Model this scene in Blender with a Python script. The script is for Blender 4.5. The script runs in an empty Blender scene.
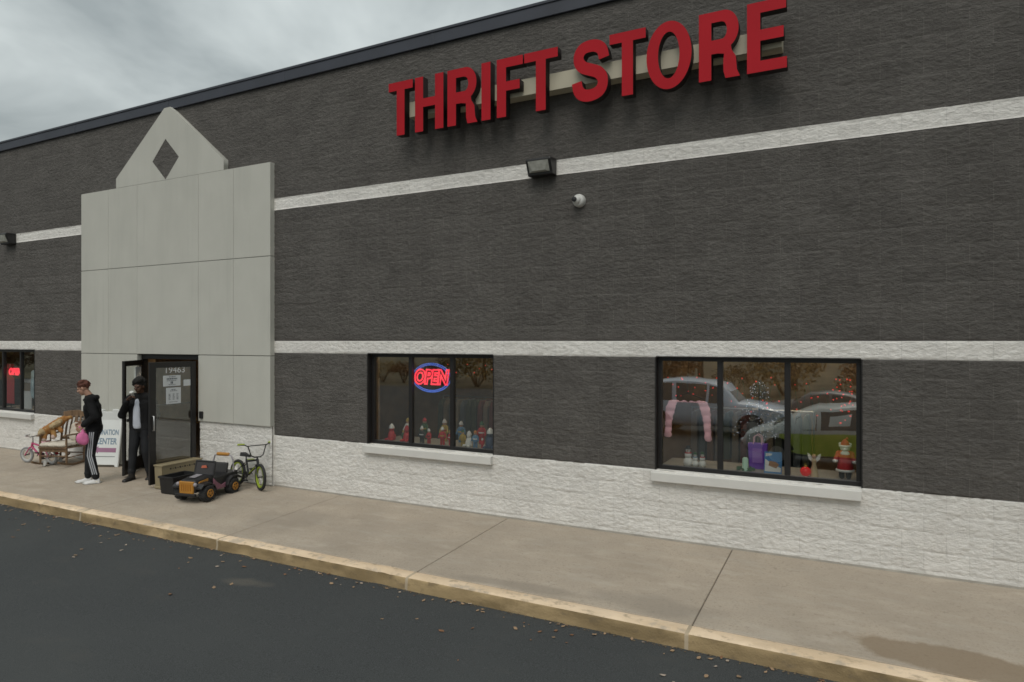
import bpy, bmesh, math, random
import numpy as np
from mathutils import Vector, Matrix
R = math.radians
random.seed(7)
sc = bpy.context.scene
col = sc.collection

# ------------------------------------------------------------------ helpers
class MB:
    """collects shapes that become ONE mesh object"""
    def __init__(s): s.v = []; s.f = []; s.m = []; s.M = Matrix()
    def add(s, vs, fs, mi=0):
        o = len(s.v)
        s.v += [tuple(s.M @ Vector(p)) for p in vs]
        s.f += [tuple(i + o for i in f) for f in fs]
        s.m += [mi] * len(fs)
        return s
    def box(s, a, b, mi=0, rot=None, piv=None):
        x0, y0, z0 = a; x1, y1, z1 = b
        vs = [Vector(p) for p in ((x0,y0,z0),(x1,y0,z0),(x1,y1,z0),(x0,y1,z0),(x0,y0,z1),(x1,y0,z1),(x1,y1,z1),(x0,y1,z1))]
        if rot is not None:
            c = Vector(piv) if piv else (Vector(a) + Vector(b)) / 2
            vs = [rot @ (p - c) + c for p in vs]
        return s.add(vs, [(0,3,2,1),(4,5,6,7),(0,1,5,4),(1,2,6,5),(2,3,7,6),(3,0,4,7)], mi)
    def tube(s, pts, r, n=8, mi=0, closed=False, caps=True):
        pts = [Vector(p) for p in pts]; k = len(pts)
        rs = r if isinstance(r, (list, tuple)) else [r] * k
        vs = []; up = None
        for i, p in enumerate(pts):
            if closed: d = pts[(i+1) % k] - pts[i-1]
            else: d = pts[min(i+1, k-1)] - pts[max(i-1, 0)]
            d.normalize()
            if up is None:
                up = Vector((0,0,1)) if abs(d.z) < .9 else Vector((1,0,0))
            a = d.cross(up)
            if a.length < 1e-4: a = d.cross(Vector((0,1,0)))
            a.normalize(); b = a.cross(d).normalized(); up = b
            for j in range(n):
                t = 2*math.pi*j/n
                vs.append(p + (a*math.cos(t) + b*math.sin(t)) * rs[i])
        fs = []
        for i in range(k if closed else k-1):
            i2 = (i+1) % k
            for j in range(n):
                fs.append((i*n+j, i*n+(j+1)%n, i2*n+(j+1)%n, i2*n+j))
        if caps and not closed:
            fs.append(tuple(range(n-1,-1,-1))); fs.append(tuple((k-1)*n+j for j in range(n)))
        return s.add(vs, fs, mi)
    def lathe(s, prof, c=(0,0,0), n=20, mi=0, axis='z', squash=(1,1,1)):
        vs = []; fs = []; k = len(prof)
        for (r, h) in prof:
            for j in range(n):
                t = 2*math.pi*j/n
                p = (r*math.cos(t), r*math.sin(t), h)
                if axis == 'y': p = (p[0], p[2], p[1])
                elif axis == 'x': p = (p[2], p[0], p[1])
                vs.append((p[0]*squash[0]+c[0], p[1]*squash[1]+c[1], p[2]*squash[2]+c[2]))
        for i in range(k-1):
            for j in range(n):
                fs.append((i*n+j, i*n+(j+1)%n, (i+1)*n+(j+1)%n, (i+1)*n+j))
        fs.append(tuple(range(n-1,-1,-1))); fs.append(tuple((k-1)*n+j for j in range(n)))
        return s.add(vs, fs, mi)
    def ell(s, c, r, n=14, k=8, mi=0, rot=None):
        vs = []; fs = []
        for i in range(k+1):
            a = math.pi*i/k
            for j in range(n):
                t = 2*math.pi*j/n
                p = Vector((r[0]*math.sin(a)*math.cos(t), r[1]*math.sin(a)*math.sin(t), -r[2]*math.cos(a)))
                if rot is not None: p = rot @ p
                vs.append(p + Vector(c))
        for i in range(k):
            for j in range(n):
                fs.append((i*n+j, i*n+(j+1)%n, (i+1)*n+(j+1)%n, (i+1)*n+j))
        return s.add(vs, fs, mi)
    def cap(s, p0, p1, r0, r1, n=12, mi=0, k=4):
        """tapered capsule"""
        p0 = Vector(p0); p1 = Vector(p1); d = (p1-p0)
        if d.length < 1e-6: return s.ell(p0, (r0,)*3, mi=mi)
        d.normalize(); a = d.orthogonal().normalized(); b = d.cross(a)
        rings = []
        for i in range(k+1):
            t = math.pi/2*(1-i/k); rings.append((p0 - d*math.sin(t)*r0, max(math.cos(t)*r0, 1e-4)))
        for i in range(k+1):
            t = math.pi/2*i/k; rings.append((p1 + d*math.sin(t)*r1, max(math.cos(t)*r1, 1e-4)))
        vs = []; fs = []
        for c, r in rings:
            for j in range(n):
                t = 2*math.pi*j/n; vs.append(c + (a*math.cos(t) + b*math.sin(t))*r)
        for i in range(len(rings)-1):
            for j in range(n):
                fs.append((i*n+j, i*n+(j+1)%n, (i+1)*n+(j+1)%n, (i+1)*n+j))
        fs.append(tuple(range(n-1,-1,-1))); fs.append(tuple((len(rings)-1)*n+j for j in range(n)))
        return s.add(vs, fs, mi)
    def prism(s, poly, y0, y1, mi=0, plane='xz'):
        k = len(poly)
        if plane == 'xz': mk = lambda p, y: (p[0], y, p[1])
        elif plane == 'xy': mk = lambda p, y: (p[0], p[1], y)
        else: mk = lambda p, y: (y, p[0], p[1])
        vs = [mk(p, y0) for p in poly] + [mk(p, y1) for p in poly]
        fs = [tuple(range(k)), tuple(range(2*k-1, k-1, -1))]
        for i in range(k): fs.append((i, k+i, k+(i+1)%k, (i+1)%k))
        return s.add(vs, fs, mi)
    def loft(s, rings, mi=0, caps=True):
        n = len(rings[0]); vs = [p for r in rings for p in r]; fs = []
        for i in range(len(rings)-1):
            for j in range(n):
                fs.append((i*n+j, i*n+(j+1)%n, (i+1)*n+(j+1)%n, (i+1)*n+j))
        if caps:
            fs.append(tuple(range(n-1,-1,-1))); fs.append(tuple((len(rings)-1)*n+j for j in range(n)))
        return s.add(vs, fs, mi)
    def mesh(s, name):
        me = bpy.data.meshes.new(name); me.from_pydata(s.v, [], s.f); me.update()
        if len(s.v) < 60000:
            bm = bmesh.new(); bm.from_mesh(me)
            bmesh.ops.recalc_face_normals(bm, faces=bm.faces); bm.to_mesh(me); bm.free()
        return me
    def build(s, name, mat, parent=None, smooth=False, bevel=0, seg=2):
        me = s.mesh(name); o = bpy.data.objects.new(name, me); col.objects.link(o)
        mats = mat if isinstance(mat, (list, tuple)) else [mat]
        for m in mats: me.materials.append(m)
        if len(mats) > 1: me.polygons.foreach_set('material_index', s.m)
        if smooth:
            me.polygons.foreach_set('use_smooth', [True]*len(me.polygons))
            try: me.set_sharp_from_angle(angle=R(50))
            except Exception: pass
        if bevel:
            b = o.modifiers.new('edge', 'BEVEL'); b.width = bevel; b.segments = seg; b.limit_method = 'ANGLE'; b.angle_limit = R(40)
        if parent: o.parent = parent
        return o

def tag(o, label=None, cat=None, group=None, kind=None):
    if label: o['label'] = label
    if cat: o['category'] = cat
    if group: o['group'] = group
    if kind: o['kind'] = kind
    return o
def thing(name, label, cat, loc=(0,0,0), rz=0, group=None):
    o = bpy.data.objects.new(name, None); o.empty_display_size = .1; col.objects.link(o)
    o.location = loc; o.rotation_euler = (0,0,rz); return tag(o, label, cat, group)
def copy_tree(o, parent=None):
    c = o.copy(); col.objects.link(c)
    if parent: c.parent = parent
    for ch in [x for x in o.children]: copy_tree(ch, c)
    return c
def eval_mesh(o):
    dg = bpy.context.evaluated_depsgraph_get()
    me = bpy.data.meshes.new_from_object(o.evaluated_get(dg), depsgraph=dg)
    return me
def blob(mb, name, mat, parent=None, voxel=.008, smooth=4):
    """fuse overlapping shapes into one continuous skin"""
    me = mb.mesh(name); t = bpy.data.objects.new('tmp', me); col.objects.link(t)
    r = t.modifiers.new('r','REMESH'); r.mode = 'VOXEL'; r.voxel_size = voxel; r.use_smooth_shade = True
    if smooth:
        m = t.modifiers.new('s','SMOOTH'); m.factor = .5; m.iterations = smooth
    bpy.context.view_layer.update()
    nm = eval_mesh(t); bpy.data.objects.remove(t)
    nm.name = name; nm.materials.clear(); nm.materials.append(mat)
    nm.polygons.foreach_set('use_smooth', [True]*len(nm.polygons))
    o = bpy.data.objects.new(name, nm); col.objects.link(o)
    if parent: o.parent = parent
    return o
def text(name, body, size, mat, parent, M, extrude=.002, bold=0, shear=0, outline=0, spacing=1.0, width=None):
    cu = bpy.data.curves.new(name, 'FONT'); cu.body = body; cu.size = size; cu.align_x = 'CENTER'; cu.align_y = 'CENTER'
    cu.shear = shear; cu.space_character = spacing
    if outline: cu.fill_mode = 'NONE'; cu.bevel_depth = outline; cu.offset = bold
    else: cu.extrude = extrude; cu.offset = bold
    t = bpy.data.objects.new('tmp', cu); col.objects.link(t)
    bpy.context.view_layer.update()
    me = eval_mesh(t); bpy.data.objects.remove(t)
    if width:
        xs = [v.co.x for v in me.vertices]; k = width/(max(xs)-min(xs))
        me.transform(Matrix.Diagonal((k,1,1,1)))
    me.transform(M); me.materials.clear(); me.materials.append(mat); me.name = name
    o = bpy.data.objects.new(name, me); col.objects.link(o); o.parent = parent
    return o
def XZ(x, y, z, tilt=0):       # text plane facing -Y
    return Matrix.Translation((x,y,z)) @ Matrix.Rotation(R(90)+tilt, 4, 'X')
def curve_poly(name, loops, depth, mat, parent, M, bevel=0):
    cu = bpy.data.curves.new(name, 'CURVE'); cu.dimensions = '2D'; cu.fill_mode = 'BOTH'; cu.extrude = depth/2; cu.bevel_depth = bevel
    for lp in loops:
        sp = cu.splines.new('POLY'); sp.points.add(len(lp)-1); sp.use_cyclic_u = True
        for i, p in enumerate(lp): sp.points[i].co = (p[0], p[1], 0, 1)
    t = bpy.data.objects.new('tmp', cu); col.objects.link(t); bpy.context.view_layer.update()
    me = eval_mesh(t); bpy.data.objects.remove(t); me.transform(M); me.materials.clear(); me.name = name
    mats = mat if isinstance(mat, (list,tuple)) else [mat]
    for m in mats: me.materials.append(m)
    o = bpy.data.objects.new(name, me); col.objects.link(o)
    if parent: o.parent = parent
    return o

# ------------------------------------------------------------------ materials
MATS = {}
def mat(name, c, rough=.7, var=.12, scale=6, bump=0, bscale=40, metal=0, spec=.5, stretch=(1,1,1), c2=None, emit=0, ecol=None, coat=0):
    m = bpy.data.materials.new(name); m.use_nodes = True; nt = m.node_tree; N = nt.nodes; L = nt.links
    b = N['Principled BSDF']; b.inputs['Roughness'].default_value = rough; b.inputs['Metallic'].default_value = metal
    b.inputs['Specular IOR Level'].default_value = spec; b.inputs['Coat Weight'].default_value = coat
    tc = N.new('ShaderNodeTexCoord'); mp = N.new('ShaderNodeMapping'); mp.inputs['Scale'].default_value = stretch
    L.new(tc.outputs['Object'], mp.inputs['Vector'])
    nz = N.new('ShaderNodeTexNoise'); nz.inputs['Scale'].default_value = scale; nz.inputs['Detail'].default_value = 6
    L.new(mp.outputs[0], nz.inputs['Vector'])
    mx = N.new('ShaderNodeMix'); mx.data_type = 'RGBA'
    a = c; bb = c2 if c2 else tuple(min(1, x*(1+var)) for x in c); a = c if c2 else tuple(x*(1-var) for x in c)
    mx.inputs['A'].default_value = (*a, 1); mx.inputs['B'].default_value = (*bb, 1)
    mr = N.new('ShaderNodeMapRange'); mr.inputs['From Min'].default_value = .3; mr.inputs['From Max'].default_value = .7
    L.new(nz.outputs['Fac'], mr.inputs['Value']); L.new(mr.outputs[0], mx.inputs['Factor'])
    L.new(mx.outputs['Result'], b.inputs['Base Color'])
    if bump:
        n2 = N.new('ShaderNodeTexNoise'); n2.inputs['Scale'].default_value = bscale; n2.inputs['Detail'].default_value = 5
        L.new(mp.outputs[0], n2.inputs['Vector'])
        bp = N.new('ShaderNodeBump'); bp.inputs['Strength'].default_value = bump; bp.inputs['Distance'].default_value = .01
        L.new(n2.outputs['Fac'], bp.inputs['Height']); L.new(bp.outputs[0], b.inputs['Normal'])
    if emit:
        b.inputs['Emission Color'].default_value = (*(ecol or c), 1); b.inputs['Emission Strength'].default_value = emit
    MATS[name] = m; return m

def add_dirt(m, lo, hi, scale, col_, amount, stretch=(1,1,1), detail=8):
    """multiply noise-masked tint over the base colour"""
    nt = m.node_tree; N = nt.nodes; L = nt.links; b = N['Principled BSDF']
    src = b.inputs['Base Color'].links[0].from_socket
    tc = N.new('ShaderNodeTexCoord'); mp = N.new('ShaderNodeMapping'); mp.inputs['Scale'].default_value = stretch
    L.new(tc.outputs['Object'], mp.inputs['Vector'])
    nz = N.new('ShaderNodeTexNoise'); nz.inputs['Scale'].default_value = scale; nz.inputs['Detail'].default_value = detail; nz.inputs['Roughness'].default_value = .62
    L.new(mp.outputs[0], nz.inputs['Vector'])
    mr = N.new('ShaderNodeMapRange'); mr.inputs['From Min'].default_value = lo; mr.inputs['From Max'].default_value = hi; mr.inputs['To Max'].default_value = amount
    L.new(nz.outputs['Fac'], mr.inputs['Value'])
    mx = N.new('ShaderNodeMix'); mx.data_type = 'RGBA'; mx.inputs['B'].default_value = (*col_, 1)
    L.new(mr.outputs[0], mx.inputs['Factor']); L.new(src, mx.inputs['A']); L.new(mx.outputs['Result'], b.inputs['Base Color'])
    return m

def block_finish(m, amp_tone, joint_gain, grain, gdist, gc=.19):
    nt = m.node_tree; N = nt.nodes; L = nt.links; b = N['Principled BSDF']; src = b.inputs['Base Color'].links[0].from_socket
    tc = N.new('ShaderNodeTexCoord'); sp = N.new('ShaderNodeSeparateXYZ'); cb = N.new('ShaderNodeCombineXYZ'); L.new(tc.outputs['Object'], sp.inputs[0])
    az = N.new('ShaderNodeMath'); az.operation = 'SUBTRACT'; az.inputs[1].default_value = 2.5-12*.2032-.2032*20; L.new(sp.outputs['Z'], az.inputs[0])
    L.new(sp.outputs['X'], cb.inputs[0]); L.new(az.outputs[0], cb.inputs[1])
    br = N.new('ShaderNodeTexBrick'); br.offset = .5; br.inputs['Scale'].default_value = 1; br.inputs['Brick Width'].default_value = .4064; br.inputs['Row Height'].default_value = .2032
    br.inputs['Mortar Size'].default_value = .0055; br.inputs['Mortar Smooth'].default_value = .6; br.inputs['Bias'].default_value = 0
    br.inputs['Color1'].default_value = (1-amp_tone,)*3+(1,); br.inputs['Color2'].default_value = (1+amp_tone,)*3+(1,); br.inputs['Mortar'].default_value = (joint_gain,)*3+(1,)
    L.new(cb.outputs[0], br.inputs['Vector'])
    mx = N.new('ShaderNodeMix'); mx.data_type = 'RGBA'; mx.blend_type = 'MULTIPLY'; mx.inputs['Factor'].default_value = 1; mx.clamp_result = False
    L.new(src, mx.inputs['A']); L.new(br.outputs['Color'], mx.inputs['B'])
    # grain tone follows the bump noise: low spots darker, high spots paler
    nz = N.new('ShaderNodeTexNoise'); nz.inputs['Scale'].default_value = grain; nz.inputs['Detail'].default_value = 8; nz.inputs['Roughness'].default_value = .72
    mp = N.new('ShaderNodeMapping'); mp.inputs['Scale'].default_value = (.75,1,1.35); L.new(tc.outputs['Object'], mp.inputs['Vector']); L.new(mp.outputs[0], nz.inputs['Vector'])
    mr = N.new('ShaderNodeMapRange'); mr.inputs['From Min'].default_value = .32; mr.inputs['From Max'].default_value = .68; mr.inputs['To Min'].default_value = 1-gc; mr.inputs['To Max'].default_value = 1+gc; L.new(nz.outputs['Fac'], mr.inputs['Value'])
    m2 = N.new('ShaderNodeVectorMath'); m2.operation = 'SCALE'; L.new(mx.outputs['Result'], m2.inputs[0]); L.new(mr.outputs[0], m2.inputs['Scale'])
    L.new(m2.outputs[0], b.inputs['Base Color'])
    bp = N.new('ShaderNodeBump'); bp.inputs['Strength'].default_value = 1; bp.inputs['Distance'].default_value = gdist; L.new(nz.outputs['Fac'], bp.inputs['Height']); L.new(bp.outputs[0], b.inputs['Normal'])
    return m
dark_wall = mat('painted_block_charcoal', (.120,.112,.104), .88, .10, 3, spec=.2)
add_dirt(dark_wall, .48, .75, 1.1, (.146,.137,.127), .7, (1,1,.4))
block_finish(dark_wall, .06, 1.25, 14, .055, .16)
white_wall = mat('painted_block_white', (.76,.738,.70), .88, .04, 5, spec=.2)
add_dirt(white_wall, .5, .8, 2.2, (.64,.61,.57), .5, (1,1,.35))
block_finish(white_wall, .035, .88, 17, .030, .08)
stucco = mat('smooth_stucco', (.50,.495,.448), .9, .03, 2, .25, 160, spec=.2)
add_dirt(stucco, .5, .85, .9, (.40,.40,.36), .6, (1.6,1,.3)); add_dirt(stucco, .55, .8, 5, (.36,.36,.325), .35, (1.5,1,.08))
groove_m = mat('stucco_joint', (.31,.31,.285), .9)
cap_m = mat('parapet_metal_blue_black', (.032,.036,.05), .5, .15, 2)
asphalt = mat('asphalt', (.058,.062,.063), .9, .45, 130, .8, 160, spec=.2)
add_dirt(asphalt, .48, .72, .45, (.071,.075,.074), .7, (1,1,1))
add_dirt(asphalt, .63, .70, 95, (.15,.145,.135), .5)
add_dirt(asphalt, .62, .80, 1.3, (.11,.10,.085), .35, (.6,1,1))
concrete = mat('pavement_concrete', (.40,.340,.272), .9, .10, 1.2, .35, 150, spec=.2)
add_dirt(concrete, .52, .62, 45, (.29,.245,.195), .55); add_dirt(concrete, .60, .66, 20, (.22,.185,.15), .5); add_dirt(concrete, .60, .72, 24, (.47,.42,.36), .45, (.5,1,1)); add_dirt(concrete, .42, .75, .8, (.315,.270,.220), .7)
add_dirt(concrete, .54, .68, 3.2, (.47,.41,.34), .5, (.6,1.3,1)); add_dirt(concrete, .56, .66, 1.7, (.31,.26,.205), .4, (.7,1.5,1)); add_dirt(concrete, .52, .70, 7, (.42,.375,.315), .5, (.35,1,1))
joint_m = mat('joint_filler', (.15,.125,.10), .95)
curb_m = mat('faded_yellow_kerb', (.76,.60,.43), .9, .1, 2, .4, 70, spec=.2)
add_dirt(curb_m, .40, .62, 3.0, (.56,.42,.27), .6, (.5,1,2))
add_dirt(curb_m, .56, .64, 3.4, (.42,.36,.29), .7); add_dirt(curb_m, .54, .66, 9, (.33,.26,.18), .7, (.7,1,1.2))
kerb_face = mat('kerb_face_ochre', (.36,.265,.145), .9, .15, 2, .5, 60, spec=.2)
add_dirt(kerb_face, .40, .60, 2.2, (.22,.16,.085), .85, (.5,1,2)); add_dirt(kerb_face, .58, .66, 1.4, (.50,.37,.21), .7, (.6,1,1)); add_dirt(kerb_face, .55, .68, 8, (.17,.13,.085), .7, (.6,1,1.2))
bronze = mat('dark_bronze_metal', (.014,.013,.013), .4, .1, 3, spec=.5)
red_face = mat('sign_red', (.40,.010,.018), .6, .06, 2, spec=.15)
letter_side = mat('sign_return_black', (.014,.008,.008), .6)
raceway_m = mat('raceway_beige', (.46,.42,.32), .6, .06, 3)
sill_m = mat('sill_white', (.62,.61,.58), .75, .04, 4, .2, 120)
grey_lens = mat('fixture_lens', (.30,.30,.27), .25, .2, 14, spec=.6)
white_plastic = mat('white_plastic', (.55,.55,.53), .4, .04)
black_plastic = mat('black_plastic', (.012,.012,.013), .5, .15)
rubber = mat('tyre_rubber', (.022,.022,.023), .85, .2, 20, .3, 60)
chrome = mat('brushed_metal', (.5,.5,.5), .35, .05, metal=1)
wood = mat('chair_wood', (.17,.105,.058), .5, .3, 8, .15, 40, stretch=(3,3,.6))
cushion_m = mat('cream_cushion', (.55,.50,.42), .95, .12, 9, .3, 30)
paper = mat('paper', (.56,.58,.60), .8, .03)
ink = mat('ink', (.05,.06,.08), .8)
interior_m = mat('interior_dark', (.20,.135,.075), .9, .4, 2)
int_floor = mat('interior_floor', (.10,.085,.07), .5, .2, 2)
shelf_m = mat('display_shelf', (.30,.27,.22), .7, .1)

def glass_mat(name, refl=1.0, tint=(.80,.83,.80)):
    m = bpy.data.materials.new(name); m.use_nodes = True; nt = m.node_tree; N = nt.nodes; L = nt.links
    N.remove(N['Principled BSDF']); out = N['Material Output']
    t = N.new('ShaderNodeBsdfTransparent'); t.inputs[0].default_value = (*tint, 1)
    g = N.new('ShaderNodeBsdfGlossy'); g.inputs['Roughness'].default_value = .012; g.inputs['Color'].default_value = (.95,.97,.95,1)
    tc = N.new('ShaderNodeTexCoord'); nz = N.new('ShaderNodeTexNoise'); nz.inputs['Scale'].default_value = 1.6; nz.inputs['Detail'].default_value = 1
    bp = N.new('ShaderNodeBump'); bp.inputs['Strength'].default_value = .06; bp.inputs['Distance'].default_value = .02
    L.new(tc.outputs['Object'], nz.inputs['Vector']); L.new(nz.outputs['Fac'], bp.inputs['Height']); L.new(bp.outputs[0], g.inputs['Normal'])
    # two-sided Schlick reflectance of the sheet
    ge = N.new('ShaderNodeNewGeometry'); dt = N.new('ShaderNodeVectorMath'); dt.operation = 'DOT_PRODUCT'
    L.new(ge.outputs['Incoming'], dt.inputs[0]); L.new(ge.outputs['Normal'], dt.inputs[1])
    ab = N.new('ShaderNodeMath'); ab.operation = 'ABSOLUTE'; L.new(dt.outputs['Value'], ab.inputs[0])
    su = N.new('ShaderNodeMath'); su.operation = 'SUBTRACT'; su.inputs[0].default_value = 1; L.new(ab.outputs[0], su.inputs[1])
    pw = N.new('ShaderNodeMath'); pw.operation = 'POWER'; pw.inputs[1].default_value = 5; L.new(su.outputs[0], pw.inputs[0])
    mu = N.new('ShaderNodeMath'); mu.operation = 'MULTIPLY_ADD'; mu.use_clamp = True; mu.inputs[1].default_value = .85; mu.inputs[2].default_value = .10*refl
    L.new(pw.outputs[0], mu.inputs[0])
    mx = N.new('ShaderNodeMixShader'); L.new(mu.outputs[0], mx.inputs['Fac']); L.new(t.outputs[0], mx.inputs[1]); L.new(g.outputs[0], mx.inputs[2])
    L.new(mx.outputs[0], out.inputs['Surface']); return m
glass = glass_mat('window_glass', 3.0, (.90,.92,.90))
door_glass = glass_mat('door_glass', 2.0, (.90,.92,.90))

# ------------------------------------------------------------------ numpy noise
rng = np.random.default_rng(11)
TAB = rng.random((256, 256))
def vnoise(x, y):
    xi = np.floor(x).astype(int); yi = np.floor(y).astype(int); fx = x-xi; fy = y-yi
    fx = fx*fx*(3-2*fx); fy = fy*fy*(3-2*fy)
    g = lambda a, b: TAB[a % 256, b % 256]
    return (g(xi,yi)*(1-fx)+g(xi+1,yi)*fx)*(1-fy) + (g(xi,yi+1)*(1-fx)+g(xi+1,yi+1)*fx)*fy
CS = .2032; Z0 = 2.5 - 12*CS        # block course height, start of coursing
def disp(u, z, rough=1.0):
    k = np.floor((z-Z0)/CS); off = np.where(k % 2 == 0, 0, CS)
    j = np.floor((u+off)/(2*CS)); a = (u+off)/(2*CS)-j; b = (z-Z0)/CS-k
    h1 = TAB[(j*17+k*31).astype(int) % 256, (k*7+j*3).astype(int) % 256]
    h2 = TAB[(j*5+k*13+99).astype(int) % 256, (k*11+j+40).astype(int) % 256]
    s = j*3.7+k*9.1                                            # decorrelate the fracture of each block
    n = (vnoise(u*6+s, z*13+s)-.5)*.005 + (vnoise(u*18+s*2+50, z*30)-.5)*.006 + (vnoise(u*34+7, z*52+9)-.5)*.006
    n = n + np.abs(vnoise(u*13+s+20, z*24+30)-.5)*.007
    n = n * rough
    n = n + (h1-.5)*.005*rough + (h2-.5)*(b-.5)*.010*rough + (TAB[(j*9+k).astype(int)%256,7]-.5)*(a-.5)*.008*rough
    e = np.minimum(np.minimum(a, 1-a)*2*CS, np.minimum(b, 1-b)*CS)
    n = n - np.clip(1-e/.012, 0, 1)*.007
    return n + .004
def wall_strip(name, m, x0, x1, z0, z1, holes, h, parent, face=0.0):
    """tessellated split-face block strip with openings; holes = (x0,x1,z0,z1)"""
    xs = set(np.round(np.arange(x0, x1, h), 4)) | {x0, x1}; zs = set(np.round(np.arange(z0, z1, h), 4)) | {z0, z1}
    for a, b, c, d in holes:
        xs |= {v for v in (a, b) if x0 < v < x1}; zs |= {v for v in (c, d) if z0 < v < z1}
    xs = np.array(sorted(xs)); zs = np.array(sorted(zs))
    X, Z = np.meshgrid(xs, zs, indexing='ij'); Y = -disp(X, Z, .9 if m is white_wall else .75) - face
    nx, nz = len(xs), len(zs)
    co = np.stack([X, Y, Z], -1).reshape(-1, 3)
    I, J = np.meshgrid(np.arange(nx-1), np.arange(nz-1), indexing='ij')
    cx = (xs[:-1]+xs[1:])[:, None]/2; cz = (zs[:-1]+zs[1:])[None, :]/2
    keep = np.ones((nx-1, nz-1), bool)
    for a, b, c, d in holes: keep &= ~((cx > a) & (cx < b) & (cz > c) & (cz < d))
    I = I[keep]; J = J[keep]
    q = np.stack([I*nz+J, (I+1)*nz+J, (I+1)*nz+J+1, I*nz+J+1], -1)
    me = bpy.data.meshes.new(name); me.vertices.add(len(co)); me.vertices.foreach_set('co', co.ravel())
    me.loops.add(q.size); me.loops.foreach_set('vertex_index', q.ravel().astype(np.int32))
    me.polygons.add(len(q)); me.polygons.foreach_set('loop_start', np.arange(0, q.size, 4, dtype=np.int32))
    me.update(calc_edges=True); me.materials.append(m)
    o = bpy.data.objects.new(name, me); col.objects.link(o); o.parent = parent
    return o

# ------------------------------------------------------------------ setting: ground, road, kerb, pavement
def struct(mb, name, m, **k): return tag(mb.build(name, m, **k), kind='structure')
g = MB(); g.add([(-600,-600,-1.75),(600,-600,-1.75),(600,600,-1.75),(-600,600,-1.75)], [(0,1,2,3)])
verge = mat('dry_grass_ground', (.10,.085,.045), .95, .4, .4)
struct(g, 'ground', verge)
RZ = lambda w: -.229 - .035*(w-2.37)
mb = MB()
xs = [-70,-30,-16,-8,-4,0,4,12,40,70]; ws = [2.30,2.6,3.2,4,6,10,20,40]
for x in xs:
    for w in ws: mb.v.append((x, -w, RZ(w)))
for i in range(len(xs)-1):
    for j in range(len(ws)-1):
        a = i*len(ws)+j; mb.f.append((a, a+1, a+len(ws)+1, a+len(ws))); mb.m.append(0)
struct(mb, 'parking_lot_road', asphalt)
SZ = lambda w: -.04*w
js = [-1.35+3.05*k for k in range(-14, 6)]
mb = MB()
for a, b in zip(js[:-1], js[1:]):
    x0, x1 = a+.0055, b-.0055
    for w0, w1 in ((-.02, 2.178),):
        mb.add([(x0,-w0,SZ(w0)),(x1,-w0,SZ(w0)),(x1,-w1,SZ(w1)),(x0,-w1,SZ(w1)),(x0,-w0,-.2),(x1,-w0,-.2),(x1,-w1,-.3),(x0,-w1,-.3)],
               [(0,1,2,3),(0,4,5,1),(1,5,6,2),(2,6,7,3),(3,7,4,0)])
# damp stain near the right kerb and patches, as real discolouration of the concrete
def stain_nodes(m, cx, cy, rx, ry, rot, colr, amt, soft=.45):
    nt = m.node_tree; N = nt.nodes; L = nt.links; b = N['Principled BSDF']; src = b.inputs['Base Color'].links[0].from_socket
    tc = N.new('ShaderNodeTexCoord'); nz = N.new('ShaderNodeTexNoise'); nz.inputs['Scale'].default_value = 2.6; nz.inputs['Detail'].default_value = 9; nz.inputs['Roughness'].default_value = .6
    L.new(tc.outputs['Object'], nz.inputs['Vector'])
    mp = N.new('ShaderNodeMapping'); mp.vector_type = 'TEXTURE'; mp.inputs['Location'].default_value = (cx,cy,0); mp.inputs['Rotation'].default_value = (0,0,rot); mp.inputs['Scale'].default_value = (rx,ry,50)
    L.new(tc.outputs['Object'], mp.inputs['Vector'])
    ln = N.new('ShaderNodeVectorMath'); ln.operation = 'LENGTH'; L.new(mp.outputs[0], ln.inputs[0])
    ad = N.new('ShaderNodeMath'); ad.operation = 'MULTIPLY_ADD'; ad.inputs[1].default_value = 1.5; L.new(nz.outputs['Fac'], ad.inputs[0]); L.new(ln.outputs['Value'], ad.inputs[2])
    mr = N.new('ShaderNodeMapRange'); mr.inputs['From Min'].default_value = 1.75; mr.inputs['From Max'].default_value = 1.75-soft; mr.inputs['To Max'].default_value = amt
    L.new(ad.outputs[0], mr.inputs['Value'])
    mx = N.new('ShaderNodeMix'); mx.data_type = 'RGBA'; mx.inputs['B'].default_value = (*colr,1)
    L.new(mr.outputs[0], mx.inputs['Factor']); L.new(src, mx.inputs['A']); L.new(mx.outputs['Result'], b.inputs['Base Color'])
stain_nodes(concrete, .62, -1.93, .80, .27, R(-6), (.235,.175,.115), .75, .22)
stain_nodes(concrete, -3.2, -2.05, 1.0, .13, R(4), (.25,.215,.175), .5)
stain_nodes(concrete, -1.9, -1.9, .9, .22, 0, (.26,.225,.185), .45)
stain_nodes(concrete, -7.2, -1.3, .9, .5, R(30), (.28,.24,.195), .5)
stain_nodes(asphalt, -6.25, -3.0, .40, .13, R(10), (.15,.135,.11), .4)
stain_nodes(asphalt, -8.7, -4.6, .16, .06, R(10), (.12,.11,.09), .7)
stain_nodes(asphalt, -9.2, -4.9, .18, .07, R(-20), (.11,.10,.085), .6)
struct(mb, 'pavement', concrete, bevel=.006, seg=1)
mb = MB(); mb.add([(-44,.02,-.014),(13,.02,-.014),(13,-2.19,-.102),(-44,-2.19,-.102)], [(0,1,2,3)])
for k in range(2): pass
struct(mb, 'pavement_joint_bed', joint_m)
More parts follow.
